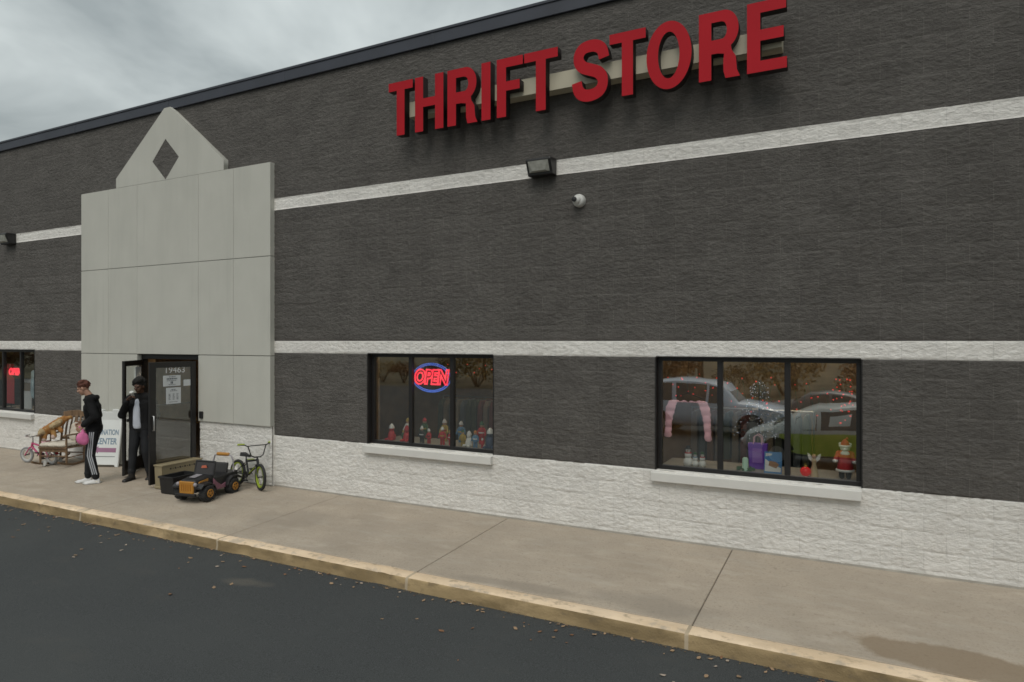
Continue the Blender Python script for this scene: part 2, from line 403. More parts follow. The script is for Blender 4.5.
# kerb, worn edge
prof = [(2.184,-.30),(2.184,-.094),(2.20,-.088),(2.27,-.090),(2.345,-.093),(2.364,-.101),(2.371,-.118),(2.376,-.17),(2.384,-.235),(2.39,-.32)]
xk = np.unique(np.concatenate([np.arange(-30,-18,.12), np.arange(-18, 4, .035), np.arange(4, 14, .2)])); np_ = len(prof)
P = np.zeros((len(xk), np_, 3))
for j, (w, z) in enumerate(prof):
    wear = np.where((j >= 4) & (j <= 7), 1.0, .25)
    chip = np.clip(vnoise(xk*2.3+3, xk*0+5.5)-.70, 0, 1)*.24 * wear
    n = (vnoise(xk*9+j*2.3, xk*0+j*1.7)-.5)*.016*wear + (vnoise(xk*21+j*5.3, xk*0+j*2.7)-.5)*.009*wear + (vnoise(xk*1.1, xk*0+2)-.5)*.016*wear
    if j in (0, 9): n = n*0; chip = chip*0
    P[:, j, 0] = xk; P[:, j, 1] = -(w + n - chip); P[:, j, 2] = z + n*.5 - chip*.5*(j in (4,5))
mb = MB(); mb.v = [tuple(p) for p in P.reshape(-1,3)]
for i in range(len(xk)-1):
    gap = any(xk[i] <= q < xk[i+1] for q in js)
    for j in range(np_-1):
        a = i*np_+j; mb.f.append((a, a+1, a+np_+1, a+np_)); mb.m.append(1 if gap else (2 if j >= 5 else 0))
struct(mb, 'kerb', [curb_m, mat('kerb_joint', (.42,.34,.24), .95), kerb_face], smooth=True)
# gutter litter: a thin band of grit where road and kerb meet
grit = mat('gutter_grit', (.13,.10,.065), .95, .5, 30)
mb = MB()
for i in range(1500):
    x = random.uniform(-20, 3); w = 2.385 + abs(random.gauss(0, .022)) + random.random()*.012
    r = random.uniform(.004, .013); a = random.random()*6.3; z = RZ(w)+.002
    mb.add([(x+r*math.cos(a+k*1.57+random.random()*.6), -w+r*math.sin(a+k*1.57), z+random.random()*.006) for k in range(4)], [(0,1,2,3)])
tag(mb.build('gutter_debris', grit), 'brown grit and leaf crumbs gathered along the foot of the kerb', 'debris', kind='stuff')
leaf_ms = [mat('leaf_tan', (.30,.20,.12), .8, .3, 3), mat('leaf_pale', (.38,.31,.25), .8, .3, 3), mat('leaf_brown', (.20,.10,.05), .8, .3, 3)]
mb = MB()
for i in range(330):
    x = random.uniform(-19, 2.6)
    w = 2.40 + (abs(random.gauss(0, .10)) if random.random() < .5 else random.expovariate(2.2))
    if w > 8: continue
    r = random.uniform(.010, .030) * (1.25 if w > 2.6 else 1); a = random.random()*6.3; z = RZ(w)+.004; t = random.uniform(-.4,.4)
    pts = []
    for k in range(6):
        rr = r*(1 if k % 3 == 0 else .6); q = a+k*math.pi/3
        pts.append((x+rr*math.cos(q), -w+rr*math.sin(q), z+.004+max(0, t*rr*math.cos(q-a)*1.0)+(.006 if k%2 else 0)*random.random()))
    mb.add(pts, [(0,1,2,3),(0,3,4,5)], random.choice([0,0,1,2]))
tag(mb.build('fallen_leaves', leaf_ms), 'dry tan leaves scattered over the dark asphalt beside the kerb', 'leaves', kind='stuff')

# ------------------------------------------------------------------ the building
bld = thing('store_building', 'long charcoal block store with white stripes, white base and pale entrance panel', 'building', (-9,0,0))
bld.location = (0,0,0)
ZT = 6.93
WIN = [(-18.70,-16.41), (-6.91,-4.64), (-2.28,.02)]; WZ0, WZ1 = Z0+4*CS, Z0+11*CS     # .874 .. 2.297
DO = (-12.60,-10.80); DZ = 2.238
W = [(a,b,WZ0,WZ1) for a,b in WIN]
ENT = (-14.40,-9.02,-.2,5.4)               # hidden behind the entrance panel
doorh = (DO[0],DO[1],-.5,DZ)
SB = [Z0+4*CS, Z0+11*CS, Z0+12*CS, Z0+23*CS+.02, Z0+24*CS+.022]
XL, XR = -27.0, 7.0
def strip(name, m, z0, z1, h0):
    ho = W + [doorh]
    for (a, b, h) in ((XL,-17.0,h0*1.9), (-17.0,-8.0,h0*1.45), (-8.0,-3.0,h0*1.1), (-3.0,XR,h0*1.0)):
        yield wall_strip(name, m, a, b, z0, z1, ho + ([ENT] if z0 > .9 else []), h, None)
def joined(name, m, z0, z1, h0, label=None):
    """strips of different resolution welded into one mesh part"""
    obs = list(strip(name, m, z0, z1, h0)); co = []; fs = []; o = 0
    for ob in obs:
        me = ob.data; a = np.empty(len(me.vertices)*3, np.float32); me.vertices.foreach_get('co', a)
        q = np.empty(len(me.loops), np.int32); me.loops.foreach_get('vertex_index', q)
        co.append(a); fs.append(q+o); o += len(me.vertices); bpy.data.objects.remove(ob); bpy.data.meshes.remove(me)
    co = np.concatenate(co); q = np.concatenate(fs)
    me = bpy.data.meshes.new(name); me.vertices.add(o); me.vertices.foreach_set('co', co)
    me.loops.add(len(q)); me.loops.foreach_set('vertex_index', q)
    me.polygons.add(len(q)//4); me.polygons.foreach_set('loop_start', np.arange(0, len(q), 4, dtype=np.int32))
    me.update(calc_edges=True); me.materials.append(m)
    ob = bpy.data.objects.new(name, me); col.objects.link(ob); ob.parent = bld
    if label: ob['label'] = label
    return ob
joined('base_course', white_wall, .016, SB[0], .013, 'rough white painted base of the wall')
joined('wall', dark_wall, SB[0], SB[1], .017, 'charcoal wall between the white base and the lower stripe')
joined('stripe', white_wall, SB[1], SB[2], .016, 'lower white stripe above the windows')
joined('wall', dark_wall, SB[2], SB[3], .020, 'charcoal wall between the two white stripes')
joined('stripe', white_wall, SB[3], SB[4], .018, 'upper white stripe below the red letters')
joined('wall', dark_wall, SB[4], ZT, .024, 'charcoal wall above the upper stripe')
# plinth strip at the very bottom
mb = MB()
for a, b in ((XL,DO[0]-.02),(DO[1]+.02,XR)): mb.box((a,-.012,-.05),(b,.05,.022))
mb.build('footing', mat('footing_grey', (.36,.34,.30), .9, .2, 5), bld)
# parapet cap
mb = MB(); mb.box((XL-.1,-.05,6.925),(XR+.1,.32,7.135)); mb.box((XL-.1,-.065,7.10),(XR+.1,.33,7.142))
x = XL
while x < XR:
    mb.box((x-.03,-.054,6.92),(x+.03,.0,7.10)); x += 3.05
mb.build('parapet_cap', cap_m, bld, bevel=.006)
# shell: sides, back, roof
mb = MB()
mb.box((XL,.13,-.3),(XL+.2,14,6.9)); mb.box((XR-.2,.13,-.3),(XR,14,6.9)); mb.box((XL,13.8,-.3),(XR,14,6.9))
mb.build('side_wall', dark_wall, bld)
mb = MB(); mb.box((XL+.21,.34,6.5),(XR-.21,13.79,6.7)); mb.build('roof', cap_m, bld)
mb = MB(); mb.box((XL+.21,.3,-.1),(XR-.21,13.79,-.012)); mb.build('interior_floor', int_floor, bld)
mb = MB(); mb.box((XL+.21,5.2,-.01),(XR-.21,5.3,3.2)); mb.box((XL+.21,.30,3.2),(XR-.21,5.2,3.3)); mb.build('interior_wall', interior_m, bld)
# inner leaf of the front wall between openings (keeps daylight out of the shop)
mb = MB(); segs = sorted([(a,b) for a,b in WIN]+[DO])
px = XL+.21
for a, b in segs:
    mb.box((px,.10,-.2),(a,.29,6.9)); px = b
mb.box((px,.10,-.2),(XR-.21,.29,6.9))
for a, b in WIN:
    mb.box((a,.10,WZ1),(b,.29,6.9)); mb.box((a,.10,-.2),(b,.29,WZ0-.02))
mb.box((DO[0],.10,DZ),(DO[1],.29,6.9))
mb.build('inner_wall', interior_m, bld)
# windows: reveal, frame, three panes, sill
for wi, (a, b) in enumerate(WIN):
    fr = MB()
    t = .05
    for (p, q) in (((a,.085,WZ0),(b,.15,WZ0+t)), ((a,.085,WZ1-t),(b,.15,WZ1)), ((a,.085,WZ0+t),(a+t,.15,WZ1-t)), ((b-t,.085,WZ0+t),(b,.15,WZ1-t))): fr.box(p, q)
    m1, m2 = a+(b-a)/3, a+2*(b-a)/3
    for m_ in (m1, m2): fr.box((m_-.032,.085,WZ0+t),(m_+.032,.15,WZ1-t))
    w = bpy.data.objects.new('window', None); col.objects.link(w); w.parent = bld
    f = fr.build('frame', bronze, w, bevel=.004)
    rv = MB()
    rv.box((a-.012,-.012,WZ0),(a-.001,.0845,WZ1)); rv.box((b+.001,-.012,WZ0),(b+.012,.0845,WZ1)); rv.box((a,-.012,WZ1+.001),(b,.0845,WZ1+.012))
    rv.build('reveal', bronze, w)
    ed = [a+t, m1-.032, m1+.032, m2-.032, m2+.032, b-t]
    for k in range(3):
        gm = MB(); x0, x1 = ed[2*k], ed[2*k+1]
        gm.add([(x0,.12,WZ0+t),(x1,.12,WZ0+t),(x1,.12,WZ1-t),(x0,.12,WZ1-t)], [(0,1,2,3)]); gm.build('pane', glass, w)
    sl = MB(); sl.prism([(-.085,WZ0-.135),(-.085,WZ0-.022),(.084,WZ0-.001),(.084,WZ0-.135)], a-.05, b+.004, plane='yz')
    sl.build('sill', sill_m, w, bevel=.008)
    sh = MB(); sh.box((a,.151,WZ0-.019),(b,.85,WZ0+.02)); sh.build('display_ledge', shelf_m, bld)
# entrance panel with recessed joints
EX0, EX1 = -14.46, -8.96; F = -.10
jx = [EX0,-13.53,DO[0],DO[1],-9.87,EX1]; jz = [1.03,2.243,3.96,5.57]
mb = MB(); G = .006; Gv = .0025
for i in range(5):
    for k in range(3):
        if i == 2 and k == 0: continue
        mb.box((jx[i]+(Gv if i else 0),F,jz[k]+(G if k else 0)), (jx[i+1]-(Gv if i < 4 else 0),.03,jz[k+1]-(G if k < 2 else 0)))
mb.box((EX0+.01,F+.012,DZ+.006),(EX1-.01,.028,5.56),1)
mb.box((EX0+.01,F+.012,1.04),(DO[0]-.01,.028,DZ),1); mb.box((DO[1]+.01,F+.012,1.04),(EX1-.01,.028,DZ),1)
mb.build('entrance_panel', [stucco, groove_m], bld, bevel=.003, seg=1)
# white block piers below the panel
o = None
for a, b in ((EX0,DO[0]),(DO[1],EX1)):
    o = wall_strip('entrance_base', white_wall, a, b, .016, 1.028, [], .016, bld, face=.055); 
    mb = MB(); mb.box((a,-.03,.0),(b,.04,1.026)); mb.build('pier_core', white_wall, o)
# pediment with a diamond opening
ped = [(-13.27,5.574),(-10.12,5.574),(-10.12,5.765),(-11.60,6.945),(-11.77,6.945),(-13.27,5.765)]
dc, dr = (-11.735,5.965), .39
dia = [(dc[0]-dr,dc[1]),(dc[0],dc[1]+dr),(dc[0]+dr,dc[1]),(dc[0],dc[1]-dr)]
M = Matrix.Translation((0,F+.0575,0)) @ Matrix.Rotation(R(90),4,'X')
curve_poly('pediment', [ped, dia], .115, stucco, bld, M)
mb = MB(); mb.prism([(dc[0]-dr+.001,dc[1]),(dc[0],dc[1]+dr-.001),(dc[0]+dr-.001,dc[1]),(dc[0],dc[1]-dr+.001)], F+.006, F+.016)
mb.build('diamond', dark_wall, bld)
mb = MB(); mb.box((-10.60,F-.03,2.26-.0),(-10.60,F,2.26)) if False else None
# door frame and leaves
mb = MB()
mb.box((DO[0],-.01,0),(DO[0]+.045,.10,DZ)); mb.box((DO[1]-.045,-.01,0),(DO[1],.10,DZ)); mb.box((DO[0]+.045,-.01,2.15),(DO[1]-.045,.10,DZ))
mb.box((DO[0],-.04,-.012),(DO[1],.20,.012))
mb.build('door_frame', bronze, bld, bevel=.003)
mb = MB(); mb.box((DO[0]-.001,F-.002+.003,1.03),(DO[0]+.006,-.011,DZ-.001)); mb.build('door_reveal', stucco, bld)
def door_leaf(wd, label, hinge, ang):
    """leaf in local XZ from the hinge along +X, outside face -Y"""
    d = bpy.data.objects.new('door', None); col.objects.link(d); d.parent = bld; d['label'] = label
    d.location = hinge; d.rotation_euler = (0,0,ang)
    H = 2.13; s = .085
    m = MB()
    m.box((0,-.022,.015),(s,.022,H)); m.box((wd-s,-.022,.015),(wd,.022,H)); m.box((s,-.022,H-.10),(wd-s,.022,H)); m.box((s,-.022,.015),(wd-s,.022,.27))
    m.build('leaf_frame', bronze, d, bevel=.003)
    m = MB(); m.add([(s,0,.27),(wd-s,0,.27),(wd-s,0,H-.10),(s,0,H-.10)], [(0,1,2,3)]); m.build('pane', door_glass, d)
    m = MB(); m.box((s,.024,1.0),(wd-s,.06,1.05)); m.build('push_bar', bronze, d)
    return d
LW = .90
dl = door_leaf(LW, 'left glass door swung half open', (DO[0]+.05,-.03,0), R(-53))
# right leaf: hinge at the right jamb, built along -X
dr_ = bpy.data.objects.new('door', None); col.objects.link(dr_); dr_.parent = bld; dr_['label'] = 'right glass door standing wide open with notices'
dr_.location = (-10.845,-.13,0); dr_.rotation_euler = (0,0,R(90))
# local: -X runs from hinge to free edge; outside face is -Y (turns to face the camera side)
H = 2.13; s = .085
m = MB()
m.box((-s,-.022,.015),(0,.022,H)); m.box((-LW,-.022,.015),(-LW+s+.03,.022,H)); m.box((-LW+s+.03,-.022,H-.10),(-s,.022,H)); m.box((-LW+s+.03,-.022,.015),(-s,.022,.27))
m.build('leaf_frame', bronze, dr_, bevel=.003)
m = MB(); m.add([(-LW+s+.03,0,.27),(-s,0,.27),(-s,0,H-.10),(-LW+s+.03,0,H-.10)], [(0,1,2,3)]); m.build('pane', door_glass, dr_)
m = MB(); m.box((-LW+s+.03,.024,1.36),(-s,.05,1.39)); m.build('push_bar', bronze, dr_)
m = MB(); hx = -LW+.05
m.tube([(hx,-.022,.95),(hx,-.06,.95),(hx,-.06,1.20),(hx,-.022,1.20)], .013, 8); m.build('handle', chrome, dr_, smooth=True)
def lx(out): return -(out-.13)             # distance out from the wall -> local x on the right leaf
text('house_number', '19463', .150, mat('white_vinyl', (.7,.7,.7), .6), dr_, XZ(lx(.545),-.006,1.98), .001, 0, width=.37)
def notice(x0, x1, z0, z1, rows, tilt=0):
    n = MB(); n.box((x0,-.010,z0),(x1,-.004,z1)); n_ = n.build('notice', paper, dr_)
    t = MB()
    for (fx0, fx1, fz, fh) in rows:
        X0 = x0+(x1-x0)*fx0; X1 = x0+(x1-x0)*fx1; Zc = z0+(z1-z0)*fz
        k = X0
        while k < X1-.004:
            wl = min(random.uniform(.012,.035), X1-k); t.box((k,-.0115,Zc),(k+wl,-.0101,Zc+fh)); k += wl+.008
    t.build('print', ink, n_)
notice(lx(.772), lx(.436), 1.70, 1.89, [(.33,.7,.83,.012),(.2,.8,.62,.022),(.2,.75,.48,.010),(.42,.55,.22,.04),(.3,.7,.12,.008)])
notice(lx(.372), lx(.236), 1.69, 1.80, [])
notice(lx(.715), lx(.430), 1.385, 1.672, [(.35,.65,.86,.012),(.25,.75,.78,.010)] + [(a_, a_+.13, .58-.08*k, .010) for k in range(5) for a_ in (.16,.44,.70)] + [(.2,.8,.1,.008)])
m = MB(); m.box((.10,.012,1.74),(.36,.018,2.0)); m.build('notice', paper, dl)
# card reader beside the right jamb
mb = MB(); mb.box((-10.74,F-.035,1.08),(-10.66,F,1.21)); o = mb.build('card_reader', black_plastic, None, bevel=.006)
tag(o, 'small black box reader mounted on the pale wall beside the door', 'card reader')

# ------------------------------------------------------------------ red letter sign
sign = thing('store_sign', 'big red THRIFT STORE channel letters on a beige raceway', 'sign', (-3.4,0,5.95))
sign.location = (0,0,0)
mb = MB(); mb.box((-5.98,-.20,5.84),(-.78,-.012,6.065)); mb.build('raceway', raceway_m, sign, bevel=.004)
def smooth_path(pts, n=10):
    out = []
    P_ = [pts[0]]+pts+[pts[-1]]
    for i in range(1, len(P_)-2):
        p0, p1, p2, p3 = [Vector(P_[i+k-1]) for k in range(4)]
        for k in range(n):
            t = k/n
            out.append(.5*((2*p1)+(p2-p0)*t+(2*p0-5*p1+4*p2-p3)*t*t+(3*p1-p0-3*p2+p3)*t**3))
    out.append(Vector(pts[-1])); return out
def arc(cx, cy, rx, ry, a0, a1, n=14): return [(cx+rx*math.cos(R(a0+(a1-a0)*i/n)), cy+ry*math.sin(R(a0+(a1-a0)*i/n))) for i in range(n+1)]
def glyph(ch, w, s):
    """block letter outline loops in a box w x 1 with stroke s"""
    b = s*.88
    if ch == 'T': return [[(0,1),(0,1-b),(w/2-s/2,1-b),(w/2-s/2,0),(w/2+s/2,0),(w/2+s/2,1-b),(w,1-b),(w,1)]]
    if ch == 'H': return [[(0,0),(0,1),(s,1),(s,.60),(w-s,.60),(w-s,1),(w,1),(w,0),(w-s,0),(w-s,.60-b),(s,.60-b),(s,0)]]
    if ch == 'I': return [[(0,0),(0,1),(w,1),(w,0)]]
    if ch == 'F': return [[(0,0),(0,1),(w,1),(w,1-b),(s,1-b),(s,.60),(w*.88,.60),(w*.88,.60-b),(s,.60-b),(s,0)]]
    if ch == 'E': return [[(0,0),(0,1),(w*.98,1),(w*.98,1-b),(s,1-b),(s,.60),(w*.92,.60),(w*.92,.60-b),(s,.60-b),(s,b),(w,b),(w,0)]]
    if ch == 'O': return [arc(w/2,.5,w/2,.515,0,354,48), arc(w/2,.5,w/2-s,.515-s*.9,0,354,48)]
    if ch == 'R':
        ym = .40
        outer = [(0,0),(0,1),(w*.55,1)] + arc(w*.60,.715,w*.37,.285,90,-60,16) + [(w*.80,.40),(w*.90,.30),(w*.93,.10),(w,0),(w-s*1.12,0),(w-s*1.28,.10),(w-s*1.30,.26),(w*.62,.36),(w*.45,ym-.02),(s,ym-.02),(s,0)]
        inner = [(s,1-b),(w*.55,1-b)] + arc(w*.57,.71,w*.37-s*.82,.285-b,90,-90,12) + [(s,.71-.285+b)]
        return [outer, inner]
    if ch == 'S':
        pts = [(.90,.665),(.84,.80),(.69,.875),(.48,.895),(.27,.865),(.155,.77),(.165,.66),(.29,.57),(.50,.515),(.72,.455),(.85,.355),(.85,.235),(.74,.145),(.50,.105),(.27,.13),(.14,.215),(.09,.345)]
        pa = smooth_path([(p[0]*w, p[1]) for p in pts], 6); L_ = []; Rr = []
        for i, p in enumerate(pa):
            d = (pa[min(i+1,len(pa)-1)]-pa[max(i-1,0)]).normalized(); nrm = Vector((-d.y, d.x)); hw = s*.47+.012*abs(d.x)
            L_.append(tuple(p+nrm*hw)); Rr.append(tuple(p-nrm*hw))
        return [L_+Rr[::-1]]
LET = [('T',-6.246,-5.807),('H',-5.766,-5.272),('R',-5.203,-4.709),('I',-4.643,-4.50),('F',-4.401,-3.982),('T',-3.982+.0,-3.492),('S',-3.267,-2.812),('T',-2.784,-2.32),('O',-2.31,-1.764),('R',-1.679,-1.215),('E',-1.138,-.714)]
LZ, LH = 5.55, .795
for ch, x0, x1 in LET:
    if ch == 'F': x1 -= .02
    w = (x1-x0)/LH; loops = glyph(ch, w, .18)
    loops = [[(p[0]*LH, p[1]*LH) for p in lp] for lp in loops]
    M = Matrix.Translation((x0,-.265,LZ)) @ Matrix.Rotation(R(90),4,'X')
    o = curve_poly('letter', loops, .125, [red_face, letter_side], sign, M)
    o['label'] = 'red letter ' + ch
    for p in o.data.polygons: p.material_index = 0 if (p.normal.y < -.9) else 1

# wall packs and camera
def wall_pack(label, u, z, w=.40, h=.25, dp=.22):
    t = thing('wall_light', label, 'wall light', (u,0,z), 0, 'floodlights on the front wall')
    m = MB()
    pr = [(-.01,h/2),(-dp,h/2-.01),(-dp-.01,h/2-.04),(-dp*.72,-h/2+.03),(-dp*.70,-h/2),(-.01,-h/2)]
    m.prism(pr, -w/2, w/2, plane='yz'); m.build('housing', bronze, t, bevel=.012)
    m = MB(); i_ = .035
    d = Vector((0,.28*dp+.01,-h+.07)).normalized(); n_ = Vector((0,-d.z,d.y)); n_ = -n_ if n_.y > 0 else n_
    A = Vector((0,-dp-.01,h/2-.04)); B = Vector((0,-dp*.72,-h/2+.03))
    m.add([Vector((-w/2+i_,0,0))+A+d*.01+n_*.004, Vector((w/2-i_,0,0))+A+d*.01+n_*.004, Vector((w/2-i_,0,0))+B-d*.01+n_*.004, Vector((-w/2+i_,0,0))+B-d*.01+n_*.004,
           Vector((-w/2+i_+.06,0,0))+(A+B)/2+d*.05+n_*.03, Vector((w/2-i_-.06,0,0))+(A+B)/2+d*.05+n_*.03],
          [(0,1,5,4),(1,2,5),(2,3,4,5),(3,0,4)])
    m.build('lens', grey_lens, t); return t
wall_pack('dark floodlight box on the upper stripe above the dome camera', -3.83, 4.86, w=.37, h=.23)
wall_pack('dark floodlight box on the upper stripe at far left of the entrance', -17.35, 4.84)
t = thing('security_camera', 'small white dome camera on the dark wall below the floodlight', 'camera', (-3.31,0,4.37))
m = MB(); m.lathe([(.085,-.0),(.085,.05),(.078,.075),(.06,.09)], n=24, axis='y', squash=(1,-1,1)); m.build('housing', white_plastic, t, smooth=True)
m = MB(); m.ell((-.012,-.088,0), (.058,.05,.058)); m.build('dome', white_plastic, t, smooth=True)
m = MB(); m.lathe([(.034,0),(.034,.02),(.024,.026)], c=(-.028,-.128,.004), n=18, axis='y', squash=(1,-1,1)); m.build('lens', black_plastic, t, smooth=True)

# ------------------------------------------------------------------ neon OPEN signs
neon_red = mat('neon_red', (.9,.05,.08), .4, 0, emit=1.3, ecol=(1,.045,.085))
neon_blue = mat('neon_blue', (.1,.2,.8), .4, 0, emit=.42, ecol=(.08,.24,.95))
neon_fill = mat('neon_glow_backing', (.16,.012,.03), .5, 0, emit=.08, ecol=(.9,.05,.12))
def open_sign(label, cx, cz, w, h, y, ring=True, tube=.013, bold=.012):
    t = thing('neon_sign', label, 'neon sign', (cx,y,cz), 0)
    m = MB(); m.lathe([(.5,-.012),(.5,.012)], c=(0,.05,0), n=40, axis='y', squash=(w*.98,1,h*.98)); m.build('backing', black_plastic, t)
    for k, sc_ in enumerate((1.0, .90) if ring else ()):
        m = MB(); m.tube([(w/2*sc_*math.cos(a),.01,h/2*sc_*math.sin(a)) for a in [2*math.pi*i/48 for i in range(48)]], .009, 8, closed=True)
        m.build('blue_ring', neon_blue, t, smooth=True)
    text('lettering', 'OPEN', h*.66, neon_red, t, XZ(0,-.012,0), bold=bold, shear=.18, outline=tube, spacing=1.0, width=w*.93)
    text('letter_backing', 'OPEN', h*.66, neon_fill, t, XZ(0,.01,0), .004, .018, .18, width=w*.93)
    return t
open_sign('red OPEN neon with blue oval rings in the middle window', -5.845, 1.935, .70, .44, .20)
open_sign('small red OPEN neon in the far left window', -17.66, 1.77, .60, .32, .22, False, .010, .004)

# ------------------------------------------------------------------ window displays
C = lambda n, c, **k: mat(n, c, k.pop('rough', .6), k.pop('var', .08), **k)
f_red = C('fig_red', (.42,.02,.025)); f_white = C('fig_white', (.62,.62,.6)); f_gold = C('fig_gold', (.42,.30,.06)); f_green = C('fig_green', (.03,.10,.04)); f_blue = C('fig_blue', (.10,.22,.36))
f_skin = C('fig_skin', (.50,.30,.20)); f_black = C('fig_black', (.015,.015,.015)); f_orange = C('fig_orange', (.42,.16,.03)); f_navy = C('fig_navy', (.03,.05,.10)); f_pink = C('pink_knit', (.85,.48,.55), rough=.95, bump=.3)
f_purple = C('gift_purple', (.16,.05,.42)); f_mint = C('candle_mint', (.42,.62,.50))
LZ0 = WZ0+.021
def figure(label, x, y, h, body, hat, group, style='tall', belt=None, arms=None):
    t = thing('figurine', label, 'figurine', (x,y,LZ0), random.uniform(-.3,.3), group)
    m = MB(); a = h
    if style == 'seated':
        m.lathe([(.02,0),(.22*a,.02*a),(.26*a,.2*a),(.2*a,.42*a),(.11*a,.56*a),(.02,.58*a)], n=16); hr = .17*a; hz = .70*a
        for s_ in (-1,1): m.cap((s_*.14*a,-.12*a,.09*a),(s_*.24*a,-.30*a,.06*a),.08*a,.07*a)
    else:
        for s_ in (-1,1): m.cap((s_*.07*a,0,.03*a),(s_*.06*a,0,.32*a),.055*a,.06*a)
        m.lathe([(.12*a,.28*a),(.15*a,.34*a),(.125*a,.48*a),(.15*a,.60*a),(.10*a,.67*a),(.02*a,.69*a)], n=16); hr = .095*a; hz = .75*a
    for s_ in (-1,1): m.cap((s_*.14*a,0,.56*a),(s_*.19*a,-.07*a,.38*a),.045*a,.04*a)
    m.build('body', body, t, smooth=True)
    m = MB(); m.ell((0,0,hz), (hr*.9,hr*.9,hr)); m.ell((0,-hr*.9,hz-.01*a), (.02*a,.025*a,.02*a)); m.build('head', f_skin if style != 'seated' else body, t, smooth=True)
    m = MB(); m.lathe([(hr*1.05,hz+.25*hr),(hr*1.0,hz+.6*hr),(hr*.7,hz+1.4*hr),(.01,hz+1.9*hr)], n=14); m.build('hat', hat, t, smooth=True)
    if belt:
        m = MB(); m.lathe([(.135*a,.44*a),(.142*a,.46*a),(.135*a,.50*a)], n=16); m.build('belt', belt, t, smooth=True)
    return t
G1 = 'figurines in the middle window'
figure('red seated figure with white cap at the left end of the middle window', -6.72, .36, .26, f_red, f_white, G1, 'seated')
figure('red seated figure with red cap in the left pane of the middle window', -6.42, .36, .25, f_red, f_red, G1, 'seated')
figure('small green figure between the two red seated ones', -6.56, .45, .17, f_green, f_gold, G1)
figure('black standing figure with white hat below the OPEN neon', -6.10, .32, .29, f_black, f_white, G1, belt=f_white)
figure('short red figure with white hat beside the black one', -5.98, .34, .25, f_red, f_white, G1, belt=f_black)
figure('tall red soldier figure with white hat, right of centre pane', -5.72, .33, .30, f_red, f_white, G1, belt=f_gold)
figure('red figure with gold hat beside the second mullion', -5.58, .34, .26, f_red, f_gold, G1, belt=f_white)
figure('gold and green figure just right of the second mullion', -5.37, .36, .27, f_gold, f_green, G1)
figure('round white figure with white cap in the right pane', -5.27, .38, .23, f_white, f_white, G1, 'seated')
figure('blue doll with orange hair in the right pane', -5.13, .33, .28, f_blue, f_orange, G1, belt=f_white)
figure('tiny red figure beside the blue doll', -5.01, .33, .16, f_red, f_white, G1)
figure('navy plush figure with white cap near the right frame', -4.89, .36, .30, f_navy, f_white, G1, 'seated')
figure('small white figure at the right frame of the middle window', -4.76, .30, .17, f_white, f_white, G1)
figure('navy bear behind the navy plush figure, with navy cap', -4.80, .55, .32, f_navy, f_navy, G1, 'seated')
figure('tall white figure with gold hat at the back of the left pane', -6.62, .66, .36, f_white, f_gold, G1, belt=f_red)
figure('tall green figure with red hat at the back of the left pane', -6.30, .68, .38, f_green, f_red, G1, belt=f_gold)
figure('gold figure with white hat at the back of the centre pane', -5.90, .66, .38, f_gold, f_white, G1, belt=f_red)
figure('blue figure with white hat at the back of the centre pane', -5.60, .68, .36, f_blue, f_white, G1, belt=f_gold)
figure('red figure with green hat at the back of the right pane', -5.22, .68, .38, f_red, f_green, G1, belt=f_white)
G2 = 'small white snow figures'
for i, (x, h, l) in enumerate([(-1.95,.24,'tallest white snow figure at the left of the right window'),(-1.86,.17,'middle white snow figure of three in the right window'),(-1.77,.18,'right-hand white snow figure of the three, under the pink sleeve')]):
    t = thing('snow_figure', l, 'figurine', (x,.32,LZ0), 0, G2)
    m = MB()
    for r_, z_ in ((.26,.22),(.19,.58),(.13,.84)): m.ell((0,0,z_*h), (r_*h,r_*h,r_*h))
    m.build('body', f_white, t, smooth=True)
    m = MB(); m.lathe([(.18*h,.92*h),(.18*h,.94*h),(.11*h,.94*h),(.10*h,1.08*h)], n=14); m.build('hat', f_green if i else f_black, t)
    m = MB(); m.cap((0,-.12*h,.84*h),(0,-.24*h,.82*h),.03*h,.008*h); m.build('nose', f_orange, t)
    m = MB(); m.tube([(.15*h*math.cos(a),.15*h*math.sin(a),.71*h) for a in [2*math.pi*k/14 for k in range(14)]], .035*h, 6, closed=True); m.build('scarf', f_red if i != 1 else f_blue, t)
t = thing('candle', 'mint green candle on a leafy ring in the right window', 'candle', (-1.25,.32,LZ0))
m = MB(); m.lathe([(.04,0),(.042,.01),(.036,.02),(.036,.15),(.02,.165)], n=18); m.build('wax', f_mint, t, smooth=True)
m = MB(); m.tube([(0,0,.16),(.003,0,.19)], .003, 5); m.build('wick', f_black, t)
m = MB()
for k in range(26):
    a = k*.9; m.ell((.085*math.cos(a),.085*math.sin(a),.015+.012*(k%3)), (.035,.012,.008), 6, 4, rot=Matrix.Rotation(a+random.random(),3,'Z'))
m.build('leaf_ring', f_green, t)
t = thing('gift_bag', 'purple gift bag with handles behind the middle pane', 'gift bag', (-1.13,.55,LZ0))
m = MB(); m.loft([[(-.10,-.05,0),(.10,-.05,0),(.10,.05,0),(-.10,.05,0)],[(-.115,-.055,.32),(.115,-.055,.32),(.115,.055,.32),(-.115,.055,.32)]]); m.build('bag', f_purple, t, bevel=.004)
for s_ in (-1,1):
    m = MB(); m.tube([(-.05,s_*.052,.31),(-.045,s_*.055,.40),(0,s_*.056,.43),(.045,s_*.055,.40),(.05,s_*.052,.31)], .005, 6); m.build('handle', f_pink, t)
m = MB(); m.prism([(-.06,.08),(.06,.08),(.06,.26),(-.06,.26)], -.056, -.0535); m.build('print', C('lilac', (.32,.16,.55)), t)
t = thing('picture_book', 'picture book with a blue snowy cover leaning in the window', 'book', (-.93,.30,LZ0))
rot = Matrix.Rotation(R(-14),3,'X')
